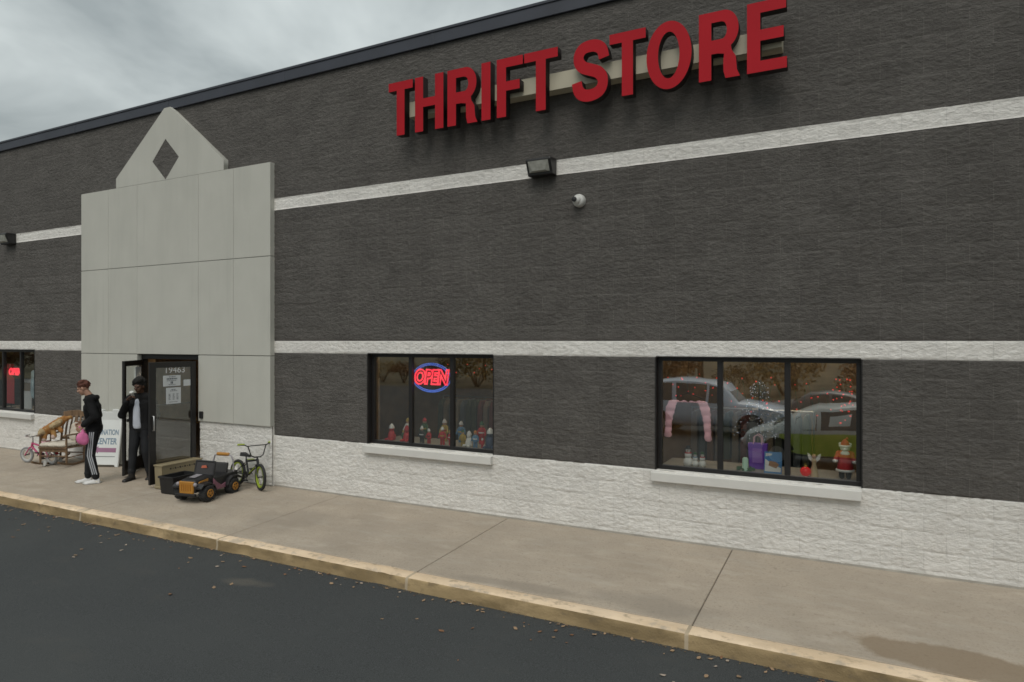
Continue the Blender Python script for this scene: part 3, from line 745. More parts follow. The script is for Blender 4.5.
m = MB(); m.box((-.10,0,0),(.10,.018,.26), rot=rot, piv=(0,0,0)); m.build('cover', C('book_blue', (.06,.20,.42)), t)
m = MB()
m.M = Matrix.Rotation(R(-14),4,'X')
m.prism([(-.09,.02),(.09,.02),(.09,.07),(-.02,.12),(-.09,.17)], -.003, -.001, 0); m.prism([(-.05,.09),(.04,.06),(.07,.11),(.03,.14),(-.04,.15)], -.005, -.0035, 1); m.prism([(-.085,.20),(-.02,.215),(-.01,.235),(-.085,.24)], -.004, -.002, 0)
m.build('print', [f_white, C('book_brown', (.30,.16,.09))], t)
t = thing('ornament_ball', 'glossy red ball with gold cap beside the picture book', 'ornament', (-.565,.30,LZ0))
red_gloss_glow = mat('red_gloss_glow', (.50,.012,.012), .15, .05, emit=.25, ecol=(.8,.02,.02))  # faint red glow put into the ball's material; the ball is no lamp
m = MB(); m.ell((0,0,.058), (.06,.06,.058), 20, 14); m.build('ball', red_gloss_glow, t, smooth=True)
m = MB(); m.lathe([(.016,.112),(.016,.132),(.006,.135)], n=12); m.tube([(.009*math.cos(a),0,.142+.009*math.sin(a)) for a in [k*.63 for k in range(10)]], .002, 5, closed=True); m.build('cap', f_gold, t)
t = thing('angel_figure', 'cream figure with spread wings beside the red ball', 'figurine', (-.475,.34,LZ0))
m = MB(); m.lathe([(.05,0),(.045,.05),(.022,.15),(.03,.19),(.012,.21)], n=16); m.build('gown', C('cream_gown', (.45,.36,.22)), t, smooth=True)
m = MB(); m.ell((0,0,.235), (.024,.024,.028)); m.build('head', f_skin, t, smooth=True)
m = MB()
for s_ in (-1,1): m.prism([(s_*.01,.15),(s_*.06,.20),(s_*.075,.27),(s_*.045,.255),(s_*.012,.20)], .02, .03)
m.build('wing', f_white, t)
t = thing('holiday_figure', 'large red and white figurine in a trimmed coat at the right end of the window', 'figurine', (-.145,.33,LZ0))
m = MB()
for s_ in (-1,1): m.cap((s_*.035,0,.03),(s_*.035,0,.14),.03,.035)
m.build('boots', f_black, t, smooth=True)
m = MB(); m.lathe([(.075,.09),(.088,.12),(.075,.20),(.082,.27),(.06,.33),(.03,.345)], n=18)
for s_ in (-1,1): m.cap((s_*.07,0,.30),(s_*.10,-.05,.22),.028,.026)
m.build('coat', f_red, t, smooth=True)
m = MB(); m.tube([(.088*math.cos(a),.088*math.sin(a),.105) for a in [k*.4 for k in range(16)]], .016, 7, closed=True)
for s_ in (-1,1): m.ell((s_*.102,-.055,.215), (.03,.03,.022))
m.ell((0,-.045,.30),(.05,.03,.04)); m.tube([(.055*math.cos(a),.055*math.sin(a),.385) for a in [k*.4 for k in range(16)]], .014, 7, closed=True)
m.build('white_trim', f_white, t, smooth=True)
m = MB(); m.ell((0,-.01,.365), (.055,.05,.05)); m.ell((0,-.055,.352),(.025,.025,.02)); m.ell((-.05,0,.405),(.02,.012,.02)); m.ell((.05,0,.405),(.02,.012,.02)); m.build('head', f_white, t, smooth=True)
m = MB(); m.lathe([(.052,.385),(.05,.41),(.03,.445),(.01,.465)], n=14); m.ell((.02,0,.47),(.016,.016,.016)); m.build('hat', f_red, t, smooth=True)
# pink shrug hanging on a wire
t = thing('pink_shrug', 'pink long sleeved knit shrug hanging behind the glass', 'garment', (-1.93,.20,1.77))
m = MB()
for k in range(9):
    x = -.19+.38*k/8; m.ell((x,.01*math.sin(k*2.1),-.035-.012*(1-abs(k-4)/4)+.006*(k%2)), (.034,.009,.014+.006*(k%2)))
for s_, lo in ((-1,-.50),(1,-.53)):
    ps = [(.19,-.05),(.222,-.14),(.236,-.24),(.243,-.34),(.250,-.43),(.256,lo)]; ws = [.064,.070,.058,.050,.050,.056]
    for (xa,za),(xb,zb_),wa,wb_ in zip(ps[:-1],ps[1:],ws[:-1],ws[1:]):
        for q in range(4):
            f = q/4; xx = xa+(xb-xa)*f; z_ = za+(zb_-za)*f; w_ = wa+(wb_-wa)*f
            m.ell((s_*xx,.008*math.sin(z_*60+s_),z_), (w_*(1+.08*math.sin(z_*90)),.018,.030))
blob(m, 'knit', f_pink, t, .012, 4)
m = MB(); m.tube([(-.2,.0,.0),(0,.0,.07),(.2,.0,.0)], .004, 6); m.tube([(0,0,.07),(0,0,.12),(.012,0,.50)], .003, 5); m.build('hanger', f_black, t)
# strings of red lights
bulb_m = mat('red_bulb', (.6,.03,.02), .3, 0, emit=.75, ecol=(1,.045,.03))
bulb_me = None
def light_string(label, pts, bulbs):
    global bulb_me
    t = thing('light_string', label, 'string lights', pts[0], 0, 'strings of red lights')
    P0 = Vector(pts[0]); path = smooth_path([tuple(Vector(p)-P0) for p in pts], 8)
    m = MB(); m.tube(path, .0022, 5); m.build('cord', f_green, t)
    if bulb_me is None:
        b = MB(); b.lathe([(.004,0),(.007,.006),(.0075,.014),(.003,.022)], n=8); o_ = b.build('bulb', bulb_m, t, smooth=True); bulb_me = o_.data; bpy.data.objects.remove(o_)
    for k in range(bulbs):
        o_ = bpy.data.objects.new('bulb', bulb_me); col.objects.link(o_); o_.parent = t
        p = path[min(int((k+.5)/bulbs*len(path)), len(path)-1)]
        o_.location = p+Vector((random.uniform(-.035,.035),random.uniform(-.02,.02),random.uniform(-.04,.03))); o_.scale = (random.uniform(.75,1.2),)*3
        o_.rotation_euler = (random.uniform(0,3),random.uniform(0,3),0)
zz = lambda x0, x1, z0, z1, n, y=.30: [(x0+(x1-x0)*(i/(n-1)), y+.05*math.sin(i*1.7), (z0 if i % 2 else z1)+random.uniform(-.05,.05)) for i in range(n)]
light_string('red lights looped across the left pane above the pink shrug', zz(-2.2,-1.6,1.82,2.06,7), 17)
light_string('red lights looped across the middle pane', zz(-1.48,-.82,1.70,2.02,8), 15)
light_string('red lights looped across the top of the right pane', zz(-.70,-.30,1.66,2.0,6), 9)
light_string('dense red lights bunched down the right end of the window', [(-.25,.34,2.08),(-.08,.32,2.02),(-.26,.36,1.95),(-.06,.33,1.90),(-.25,.34,1.84),(-.07,.35,1.79),(-.22,.33,1.72),(-.08,.33,1.66),(-.16,.34,1.55)], 28)
light_string('few red lights along the top of the middle window', zz(-6.1,-4.85,2.0,2.16,8,.40), 11)
# white tinsel tree of tiny lights
t = thing('tinsel_tree', 'small dark tinsel tree with pinprick white lights behind the middle pane', 'ornamental tree', (-1.14,.75,LZ0))
m = MB(); m.tube([(0,0,0),(0,0,1.1)], .012, 6); m.lathe([(.12,0),(.12,.02),(.03,.03)], n=14); m.build('trunk', f_black, t)
tin = MB(); li = MB()
for k in range(420):
    z_ = .35+.75*random.random(); rr = (1.15-z_)*.42; a = random.random()*6.28; q = random.uniform(.2,1)*rr
    p = Vector((q*math.cos(a), q*math.sin(a), z_)); d = Vector((math.cos(a),math.sin(a),-.3+random.uniform(-.4,.4))).normalized(); e = d.orthogonal()*.006
    tin.add([p-e, p+e, p+d*.06+e*.3, p+d*.06-e*.3], [(0,1,2,3)])
    if k % 3 == 0: li.ell(p+d*.05, (.0042,)*3, 5, 4)
tin.build('tinsel', mat('tinsel_dark', (.03,.035,.045), .5, .4, 60, metal=.3), t)
li.build('lights', mat('white_pin_light', (.8,.8,.9), .4, 0, emit=.9, ecol=(.8,.85,1)), t)
# things in the far left window
t = thing('poster_stand', 'pale printed poster standing in the far left window', 'poster', (-17.55,.40,LZ0))
m = MB(); m.box((-.22,0,0),(.22,.015,.70)); m.build('board', paper, t)
m = MB(); m.box((-.17,-.004,.42),(.17,-.001,.62)); m.build('picture', C('poster_pic', (.20,.16,.12)), t)
t = thing('hanging_jacket', 'pale blue and white jacket hanging by the right frame of the far left window', 'garment', (-16.95,.35,1.85))
m = MB(); m.cap((-.14,0,-.1),(-.12,0,-.62),.08,.09); m.cap((.14,0,-.1),(.12,0,-.62),.08,.09); m.cap((-.1,0,-.08),(.1,0,-.08),.06,.06); m.cap((-.19,0,-.1),(-.24,0,-.55),.05,.045); m.cap((.19,0,-.1),(.24,0,-.55),.05,.045); m.cap((0,0,-.2),(0,0,-.6),.09,.09)
blob(m, 'jacket', mat('jacket_blue_white', (.32,.42,.48), .8, .5, 5), t, .015)
m = MB(); m.tube([(-.17,0,-.05),(0,0,.03),(.17,0,-.05)], .006, 6); m.tube([(0,0,.03),(0,0,.42)], .003, 5); m.build('hanger', f_black, t)
t = thing('red_banner', 'tall red cloth banner at the left edge of the far left window', 'banner', (-18.15,.35,LZ0))
m = MB(); m.box((-.16,0,.1),(.16,.01,1.05)); m.build('cloth', f_red, t)
m = MB(); m.tube([(-.2,.005,1.06),(.2,.005,1.06)], .01, 6); m.tube([(0,.015,0),(0,.015,1.06)], .01, 6); m.lathe([(.1,0),(.1,.015)], n=12); m.build('stand', f_black, t)
# fluorescent strips on the shop ceiling
tube_m = mat('lit_tube', (.9,.88,.8), .4, 0, emit=30.0, ecol=(1,.80,.55))
for i, (x, y, l) in enumerate([(-17.6,1.0,'lit ceiling strip inside the far left window'),(-11.7,1.6,'lit ceiling strip inside the doorway'),(-5.8,1.0,'lit ceiling strip inside above the middle window display'),(-1.2,1.0,'lit ceiling strip inside above the right window display'),(-5.0,3.6,'rear lit ceiling strip behind the middle window'),(-1.0,3.6,'rear lit ceiling strip behind the right window')]):
    t = thing('ceiling_light', l, 'ceiling light', (x,y,3.2), 0, 'strip lights on the shop ceiling')
    m = MB(); m.box((-.75,-.12,-.05),(.75,.12,0)); m.build('housing', white_plastic, t, bevel=.005)
    for s_ in (-1,1):
        m = MB(); m.tube([(-.7,s_*.05,-.065),(.7,s_*.05,-.065)], .014, 8); m.build('tube', tube_m, t, smooth=True)
# clothes racks in the shop
cl_ms = [C('cloth_%d' % i, c) for i, c in enumerate([(.18,.10,.06),(.10,.13,.16),(.22,.19,.14),(.15,.05,.05),(.07,.09,.06),(.25,.22,.2)])]
for i, (x, l) in enumerate([(-6.3,'rack of clothes inside behind the left and centre panes'),(-1.5,'rack of clothes inside the shop behind the right window'),(-11.3,'rack of clothes inside the shop behind the doorway'),(-17.6,'rack of clothes inside behind the far left window')]):
    t = thing('clothes_rack', l, 'clothes rack', (x,2.6,-.012), 0, 'clothes racks inside the shop')
    m = MB(); m.tube([(-.9,0,0),(-.9,0,1.45),(.9,0,1.45),(.9,0,0)], .015, 8); m.box((-.93,-.25,0),(-.87,.25,.04)); m.box((.87,-.25,0),(.93,.25,.04)); m.build('rail', chrome, t)
    for k in range(14):
        m = MB(); xx = -.82+k*.125; L_ = random.uniform(.6,1.0)
        m.loft([[(xx-.02,-.2,1.40),(xx+.02,-.2,1.40),(xx+.02,.2,1.40),(xx-.02,.2,1.40)],[(xx-.045,-.24,1.3),(xx+.045,-.24,1.3),(xx+.045,.24,1.3),(xx-.045,.24,1.3)],[(xx-.05,-.27,1.4-L_),(xx+.05,-.25,1.4-L_),(xx+.05,.25,1.4-L_),(xx-.05,.27,1.4-L_)]])
        m.build('garment', random.choice(cl_ms), t, bevel=.01)

#PART2
# ------------------------------------------------------------------ people
def V(*a): return Vector(a)
def hand(m, wrist, d, pn, side, curl=.5, size=1.0):
    """palm, four unequal bent fingers and a thumb; d = pointing, pn = palm normal, side = towards the thumb"""
    d = d.normalized(); side = (side - d*side.dot(d)).normalized(); pn = (pn - d*pn.dot(d) - side*pn.dot(side)).normalized()
    s = size
    for i, off in enumerate((.030,.010,-.010,-.030)):
        base = wrist + side*off*.55*s + d*.012; kn = wrist + d*.088*s + side*off*s
        m.cap(base, kn, .016*s, .0125*s, 8)
        L_ = (.042,.048,.044,.034)[i]*s; a = 0; p = kn
        for seg, (ln, r0, r1) in enumerate(((L_, .0098,.0092),(L_*.68,.0092,.0085),(L_*.52,.0085,.0072))):
            a += curl*(.75 if seg == 0 else 1.0)
            q = p + (d*math.cos(a)+pn*math.sin(a))*ln + side*(off*.10 if seg == 0 else 0)
            m.cap(p, q, r0*s, r1*s, 8); p = q
    p = wrist + d*.022*s + side*.022*s
    for ln, a, r0, r1 in ((.045,.75,.016,.013),(.034,.45,.012,.0105),(.027,.25,.0105,.008)):
        q = p + (d*math.cos(a)+side*math.sin(a)*.9+pn*.35*curl).normalized()*ln*s
        m.cap(p, q, r0*s, r1*s, 8); p = q
def head(m, c, rot, neck0):
    """skull, jaw, brow, nose, lips, ears; faces -Y before rot"""
    P_ = lambda x, y, z: c + rot @ V(x,y,z)
    m.ell(P_(0,.012,.025), (.075,.095,.092), rot=rot); m.ell(P_(0,-.022,-.045), (.058,.066,.07), rot=rot)
    m.cap(P_(0,-.055,-.092), P_(0,-.05,-.088), .026, .026); m.cap(P_(-.035,-.07,.025), P_(.035,-.07,.025), .016, .016)
    m.cap(P_(0,-.083,.012), P_(0,-.106,-.022), .009, .014); m.cap(P_(-.012,-.094,-.026), P_(.012,-.094,-.026), .009, .009)
    m.cap(P_(-.02,-.082,-.056), P_(.02,-.082,-.056), .009, .009); m.cap(P_(-.017,-.079,-.067), P_(.017,-.079,-.067), .009, .009)
    for s_ in (-1,1):
        m.ell(P_(s_*.078,.012,-.008), (.010,.020,.032), rot=rot); m.ell(P_(s_*.038,-.055,-.028), (.024,.022,.028), rot=rot)
    m.cap(neck0, P_(0,.02,-.07), .060, .055)
def eyes(c, rot, parent):
    m = MB(); 
    for s_ in (-1,1): m.ell(c+rot @ V(s_*.030,-.077,.004), (.008,.006,.006), rot=rot)
    m.build('eye', mat('eye_dark', (.02,.015,.012), .2), parent, smooth=True)
def shoe(m, an, fwd, L_=.29, w=.048, high=False):
    fwd = fwd.normalized(); s_ = V(-fwd.y, fwd.x, 0)
    heel = an - fwd*.055; toe = an + fwd*(L_-.10)
    z0 = an.z-.09
    def ring(p, hw, h):
        return [tuple(p+s_*hw*a+V(0,0,1)*(z0-p.z+b*h)) for a, b in ((-1,.05),(-.9,.45),(-.55,.9),(0,1.0),(.55,.9),(.9,.45),(1,.05),(.8,0),(0,0),(-.8,0))]
    rs = []
    for t, hw, h in ((-.01,.6,.6),(0,.8,1.05),(.12,.88,1.15),(.3,.86,1.15),(.45,.92,.88),(.62,1.05,.68),(.8,1.08,.58),(.93,.85,.50),(1,.45,.32)):
        rs.append(ring(heel.lerp(toe, t), w*hw, .085*h))
    m.loft(rs)
    if high: m.cap(an+V(0,0,-.02), an+V(0,0,.10), .056, .058)

def torso(m, pel, chest, sh_l, sh_r, neck, g=0.0, hipw=.115):
    m.cap(pel+V(-hipw*.62,0,0), pel+V(hipw*.62,0,0), .108+g, .108+g)
    mid = pel.lerp(chest, .45)
    for s_ in (-1,1):
        m.cap(pel+V(s_*.05,0,.02), mid+V(s_*.055,0,0), .098+g, .095+g); m.cap(mid+V(s_*.055,0,0), chest+V(s_*.075,0,0), .095+g, .108+g)
    m.cap(chest+V(-.085,0,.02), chest+V(.085,0,.02), .108+g, .108+g)
    m.cap(sh_l.lerp(neck,.15), neck+V(0,.01,-.03), .062+g, .060+g); m.cap(sh_r.lerp(neck,.15), neck+V(0,.01,-.03), .062+g, .060+g)
    m.cap(chest+V(0,0,.02), neck+V(0,0,-.03), .10+g, .07+g)

def make_person(label, loc, rz, J, skin, hairf, hair_m, top_m, leg_m, shoe_m, extra=None, boots=False, topg=.022, legg=.018):
    t = thing('person', label, 'person', loc, rz)
    hr = J['headrot']; hc = J['head']
    m = MB()
    torso(m, J['pel'], J['chest'], J['shl'], J['shr'], J['neck'])
    head(m, hc, hr, J['neck'])
    for s_ in 'lr':
        m.cap(J['sh'+s_], J['el'+s_], .050, .040); m.cap(J['el'+s_], J['wr'+s_], .040, .027)
        m.cap(J['hip'+s_], J['kn'+s_], .082, .056); m.cap(J['kn'+s_], J['kn'+s_].lerp(J['an'+s_],.35)+V(0,.012,0), .053, .054); m.cap(J['kn'+s_].lerp(J['an'+s_],.35)+V(0,.012,0), J['an'+s_], .052, .036)
        hd = J['hand'+s_]; hand(m, J['wr'+s_], hd[0], hd[1], hd[2], hd[3], 1.02)
    blob(m, 'body', skin, t, .0055, 2)
    eyes(hc, hr, t)
    m = MB(); torso(m, J['pel']+V(0,0,.02), J['chest'], J['shl'], J['shr'], J['neck'], topg)
    for s_ in 'lr':
        m.cap(J['sh'+s_], J['el'+s_], .056+topg, .048+topg); 
        cu = J['el'+s_].lerp(J['wr'+s_], .93); m.cap(J['el'+s_], cu, .048+topg, .036+topg*.7)
        e = J['el'+s_]; m.ell(e+V(0,.0,-.015), (.062+topg*.6,)*3)
    if extra: extra(m, J)
    blob(m, 'jacket' if boots else 'hoodie', top_m, t, .010, 4)
    m = MB(); m.cap(J['pel']+V(-.07,0,0), J['pel']+V(.07,0,0), .108+legg, .108+legg)
    for s_ in 'lr':
        m.cap(J['hip'+s_], J['kn'+s_], .090+legg, .060+legg); cu = J['kn'+s_].lerp(J['an'+s_], .93); m.cap(J['kn'+s_], cu, .058+legg, .046+legg*.8)
        m.ell(J['kn'+s_].lerp(J['an'+s_], .82), (.060+legg*.6,.062+legg*.6,.03))
    blob(m, 'trousers', leg_m, t, .010, 4)
    for s_ in 'lr':
        m = MB(); shoe(m, J['an'+s_], J['foot'+s_], high=boots); m.build('boot' if boots else 'shoe', shoe_m, t, smooth=True, bevel=.0)
        if not boots:
            fw = J['foot'+s_].normalized(); m = MB(); a = J['an'+s_]; q = Matrix.Rotation(math.atan2(fw.y, fw.x),4,'Z')
            m.M = Matrix.Translation((a.x,a.y,a.z-.09)) @ q
            m.lathe([(.9,0),(1.0,.008),(1.0,.022),(.94,.026)], c=(.068,0,.001), n=20, squash=(.145,.054,1)); m.build('sole', white_plastic, t, smooth=True)
    m = MB(); hairf(m, hc, hr); blob(m, 'hair', hair_m, t, .009, 1)
    return t

skin1 = mat('skin_light', (.42,.24,.17), .55, .08, 14, spec=.4); skin2 = mat('skin_dark', (.10,.052,.034), .5, .08, 14, spec=.4)
black_cloth = mat('black_fleece', (.015,.015,.016), .95, .4, 6, 1.0, 11, spec=.15)
black_track = mat('black_track_fabric', (.016,.017,.020), .75, .4, 5, 1.0, 9, spec=.3)
stripe_m = mat('white_stripe_fabric', (.50,.52,.56), .8, .05)
white_shoe = mat('white_shoe', (.62,.61,.60), .6, .06, 12)
brown_hair = mat('auburn_hair', (.085,.026,.014), .8, .5, 40, .5, 120); black_hair = mat('black_hair', (.008,.007,.006), .85, .4, 40, .6, 120)
def curls(m, c, rot, n, r0, sd, top=1.0, back=True):
    rr = random.Random(sd)
    m.ell(c+rot @ V(0,.02,.045), (.082,.098,.088*top), rot=rot)
    for k in range(n):
        a = rr.random()*6.28; e = rr.uniform(-.45,1.5)
        x = math.cos(a)*math.cos(e); y = math.sin(a)*math.cos(e); z = math.sin(e)
        if y < -.30 and z < .50: continue
        if z < -.1 and y < .25: continue
        p = c+rot @ V(x*.086, .02+y*.10, .04+z*.092*top)
        m.ell(p, (r0*rr.uniform(.7,1.3),)*3, 8, 5)
# person walking left with the pink bag
rt = Matrix.Rotation(R(14),3,'X')
J = dict(pel=V(0,.01,.965), chest=V(0,-.02,1.33), neck=V(0,-.055,1.545), head=V(0,-.16,1.70), headrot=Matrix.Rotation(R(-8),3,'Z') @ Matrix.Rotation(R(22),3,'X'),
    shl=V(.185,-.035,1.475), shr=V(-.185,-.035,1.475), ell=V(.255,.075,1.21), elr=V(-.24,.02,1.20), wrl=V(.24,-.11,1.06), wrr=V(-.14,-.19,1.05),
    hipl=V(.095,.01,.94), hipr=V(-.095,.0,.94), knl=V(.095,-.03,.51), knr=V(-.08,-.08,.51), anl=V(.095,.06,.09), anr=V(-.075,-.10,.09),
    footl=V(.05,-1,0), footr=V(-.05,-1,0),
    handl=(V(-.05,-.75,-.65), V(-.8,.1,-.4), V(-.2,-.5,.8), .62), handr=(V(.45,-.8,-.2), V(.5,.2,-.6), V(0,-.4,.9), .7))
def hood(m, J):
    n = J['neck']
    m.cap(n+V(-.085,.085,-.02), n+V(.085,.085,-.02), .052, .052); m.cap(n+V(-.09,.04,.0), n+V(-.07,-.07,-.05), .035, .03); m.cap(n+V(.09,.04,.0), n+V(.07,-.07,-.05), .035, .03)
    m.cap(J['pel']+V(-.075,0,-.02), J['pel']+V(.075,0,-.02), .118, .118)
p1 = make_person('person in black hoodie and striped track trousers walking with a pink bag', (-12.22,-1.16,-.046), R(-42), J, skin1,
    lambda m, c, r: curls(m, c, r, 90, .022, 3), brown_hair, black_cloth, black_track, white_shoe, hood)
# three white bands down the outside of the left leg
def leg_stripes(parent, hip, kn, an, side, fw, off, mt):
    m = MB()
    for k in (-1,0,1):
        pts = []
        for i in range(13):
            t_ = i/12
            p = hip.lerp(kn, t_*2) if t_ < .5 else kn.lerp(an, (t_-.5)*2*.88)
            r = (.108-.03*t_*2) if t_ < .5 else (.078-.018*(t_-.5)*2)
            pts.append(p+side*(r+off)+fw*k*.030)
        m.tube(pts, .0095, 6)
    m.build('stripe', mt, parent, smooth=True)
leg_stripes(p1, V(.095,.01,.93), V(.095,-.03,.51), V(.095,.06,.12), V(1,0,0), V(0,-1,0), -.004, stripe_m)
m = MB()   # small white emblem on the thigh: three slanted bars
for k in range(3): m.box((.135-.0,-.112-.0,.70+k*0),(.137,-.108,.70)) if False else None
m.M = Matrix.Translation((.168,-.078,.79)) @ Matrix.Rotation(R(62),4,'Z')
for k in range(3): m.box((-.035+k*.022,-.004,0),(-.021+k*.022,.004,.018+k*.014))
m.build('emblem', stripe_m, p1)
# person stepping out of the doorway
J2 = dict(pel=V(0,0,.96), chest=V(0,-.01,1.33), neck=V(0,-.02,1.55), head=V(.0,-.075,1.70), headrot=Matrix.Rotation(R(-6),3,'Z') @ Matrix.Rotation(R(12),3,'X'),
    shl=V(.19,-.01,1.475), shr=V(-.19,-.01,1.475), ell=V(.25,.05,1.19), elr=V(-.29,-.10,1.20), wrl=V(.24,-.08,.95), wrr=V(-.125,-.245,1.455),
    hipl=V(.095,0,.94), hipr=V(-.095,0,.94), knl=V(.11,-.05,.51), knr=V(-.11,-.07,.51), anl=V(.13,.05,.09), anr=V(-.12,-.10,.09),
    footl=V(.25,-1,0), footr=V(-.35,-1,0),
    handl=(V(0,-.2,-1), V(-1,0,0), V(0,-1,0), .35), handr=(V(.62,.12,.70), V(.5,.75,-.2), V(.2,-.55,.5), .8))
def coat(m, J):
    for s_ in (-1,1):
        m.cap(J['chest']+V(s_*.135,-.065,.06), J['pel']+V(s_*.135,-.055,-.02), .055, .050); m.cap(J['pel']+V(s_*.10,.02,-.03), J['pel']+V(s_*.11,.02,-.05), .105, .10)
        m.cap(J['neck']+V(s_*.08,.03,.0), J['chest']+V(s_*.125,-.075,.08), .032, .03)
    m.cap(J['neck']+V(-.07,.055,.0), J['neck']+V(.07,.055,.0), .04, .04)
p2 = make_person('person in open black jacket and white shirt stepping out of the doorway, cup at mouth', (-11.68,-.62,-.028), R(30), J2, skin2,
    lambda m, c, r: curls(m, c, r, 190, .034, 5, 1.15), black_hair, black_cloth, black_track, mat('black_boot', (.014,.012,.011), .5, .2, 10), coat, boots=True, topg=.020)
m = MB()
rg = []
for z_, w_, y_, d_ in ((1.50,.020,-.085,.03),(1.46,.038,-.105,.04),(1.38,.052,-.128,.045),(1.28,.060,-.142,.045),(1.15,.064,-.142,.045),(1.05,.068,-.138,.045),(.99,.072,-.134,.045),(.955,.070,-.130,.045),(.94,.060,-.125,.04)):
    rg.append([(-.015+w_*math.cos(a)+.004*math.sin(z_*47), y_+.015+d_*math.sin(a)*.8+.004*math.sin(z_*70+a*3), z_) for a in [2*math.pi*q/16 for q in range(16)]])
m.loft(rg)
m.build('shirt', mat('white_shirt', (.52,.55,.62), .85, .06, 8, .6, 14), p2, smooth=True)
t = thing('cup', 'small white cup held to the mouth of the person in the doorway', 'cup', (0,0,0))
Mp = Matrix.Translation((-11.68,-.62,-.028)) @ Matrix.Rotation(R(30),4,'Z')
cpos = Mp @ V(-.04,-.235,1.575); t.location = cpos; t.rotation_euler = (R(35),0,R(30))
m = MB(); m.lathe([(.024,-.045),(.034,.045),(.031,.045),(.022,-.04)], n=18); m.build('wall', white_plastic, t, smooth=True)
m = MB(); m.lathe([(.036,.043),(.036,.049),(.030,.053)], n=18); m.build('rim', white_plastic, t, smooth=True)
# pink bag
t = thing('pink_bag', 'bright pink soft bag hanging from the hand of the walking person', 'bag', (0,0,0))
Mb = Matrix.Translation((-12.22,-1.16,-.046)) @ Matrix.Rotation(R(-42),4,'Z')
t.location = Mb @ V(.235,-.115,.85); t.rotation_euler = (0,0,R(-42)); t.scale = (.88,.85,.9)
pink = mat('pink_cloth', (.62,.16,.34), .85, .15, 8, .3, 30)
m = MB(); m.ell((0,-.01,-.02), (.062,.115,.125)); m.ell((0,.02,-.06), (.06,.095,.095)); m.cap((0,.0,.06),(0,0,.15),.055,.022)
blob(m, 'pouch', pink, t, .008, 4)
m = MB(); m.cap((0,.0,.14),(-.01,-.035,.20),.020,.028); m.cap((-.01,-.055,.20),(-.02,.03,.235),.030,.034)
blob(m, 'gathered_top', pink, t, .008, 2)

# ------------------------------------------------------------------ A-frame sign
t = thing('sandwich_board', 'white folding DONATION CENTER board with mauve arrow leaning by the door', 'sign', (-13.38,-.20,-.008), R(22))
plast = mat('board_white_plastic', (.74,.76,.75), .45, .04, 4)
def board(sgn, tilt, y):
    m = MB(); m.M = Matrix.Translation((0,y,0)) @ Matrix.Rotation(tilt,4,'X')
    m.prism([(-.30,.0),(-.24,.0),(-.22,.04),(.22,.04),(.24,0),(.30,0),(.285,1.08),(.22,1.14),(.10,1.14),(.09,1.09),(-.09,1.09),(-.10,1.14),(-.22,1.14),(-.285,1.08)], -.018, .018)
    return m.build('board', plast, t, bevel=.008), m.M
bo, Mf = board(1, R(-9), -.11); bb, _ = board(-1, R(4), .10)
txt = mat('board_blue_grey', (.20,.28,.36), .7); mauve = mat('board_mauve', (.34,.17,.27), .7)
T = lambda z: Mf @ XZ(0, -.0195, z)
text('lettering', 'DONATION', .15, txt, bo, T(.68), .001, .003, width=.50)
text('lettering', 'CENTER', .17, txt, bo, T(.50), .001, .004, width=.46)
m = MB(); m.M = Mf; m.prism([(-.24,.335),(-.15,.41),(-.15,.375),(.23,.375),(.23,.29),(-.15,.29),(-.15,.26)], -.0215, -.0185); m.build('arrow', mauve, bo)
m = MB(); m.M = Mf
for x0 in (-.075,.03):
    e_ = MB(); e_.M = Mf; e_.box((x0,-.0215,.98),(x0+.065,-.0185,1.045)); e_.build('emblem', MATS['ink'], bo)
m.box((-.22,-.0215,.20),(.22,-.0185,.210))
m.build('print', mat('board_dark_print', (.10,.11,.12), .7), bo)

# ------------------------------------------------------------------ rocking chair, cushions, plush toy
t = thing('rocking_chair', 'brown wooden rocking chair with slatted back standing by the wall', 'rocking chair', (-14.42,-.46,-.02), R(21)); t.scale = (1.06,)*3
def rock(y): return .012 + .10*((y+.02)/.46)**2
for s_ in (-1,1):
    m = MB(); x = s_*.27
    pts = [(x, -.46+.92*i/14, rock(-.46+.92*i/14)) for i in range(15)]
    vs = []
    for p in pts: vs.append([(p[0]-.017,p[1],p[2]-.004),(p[0]+.017,p[1],p[2]-.004),(p[0]+.017,p[1],p[2]+.034),(p[0]-.017,p[1],p[2]+.034)])
    m.loft(vs); m.build('rocker', wood, t, bevel=.004)
    m = MB(); m.tube([(x,-.26,rock(-.26)+.03),(x,-.26,.22),(x,-.265,.40),(x,-.265,.58)], [.018,.022,.020,.017], 10); m.build('leg', wood, t, smooth=True)
    m = MB(); m.tube([(x*.93,.20,rock(.20)+.03),(x*.93,.21,.36)], [.017,.021], 10); m.build('leg', wood, t, smooth=True)
    m = MB(); m.tube([(x*.93,.21,.34),(x*.93,.24,.60),(x*.96,.33,.98)], [.021,.020,.016], 10); m.build('back_post', wood, t, smooth=True)
    m = MB(); m.loft([[(x-.03,y,.585+dz),(x+.03,y,.585+dz),(x+.03,y,.61+dz),(x-.03,y,.61+dz)] for y, dz in ((-.33,-.012),(-.28,0),(0,-.004),(.24,.0))]); m.build('armrest', wood, t, bevel=.006)
    m = MB(); m.tube([(x,-.02,.36),(x,-.02,.59)], .012, 8); m.build('arm_spindle', wood, t, smooth=True)
m = MB(); m.loft([[(-.29*k,y,z-.03),(.29*k,y,z-.03),(.29*k,y,z),(-.29*k,y,z)] for y, z, k in ((-.30,.375,1),(0,.365,1),(.24,.345,.94))]); m.build('seat', wood, t, bevel=.008)
m = MB(); m.box((-.27,-.27,.28),(.27,-.25,.345)); m.tube([(-.27,-.26,.20),(.27,-.26,.20)], .012, 8); m.tube([(-.25,.205,.20),(.25,.205,.20)], .012, 8)
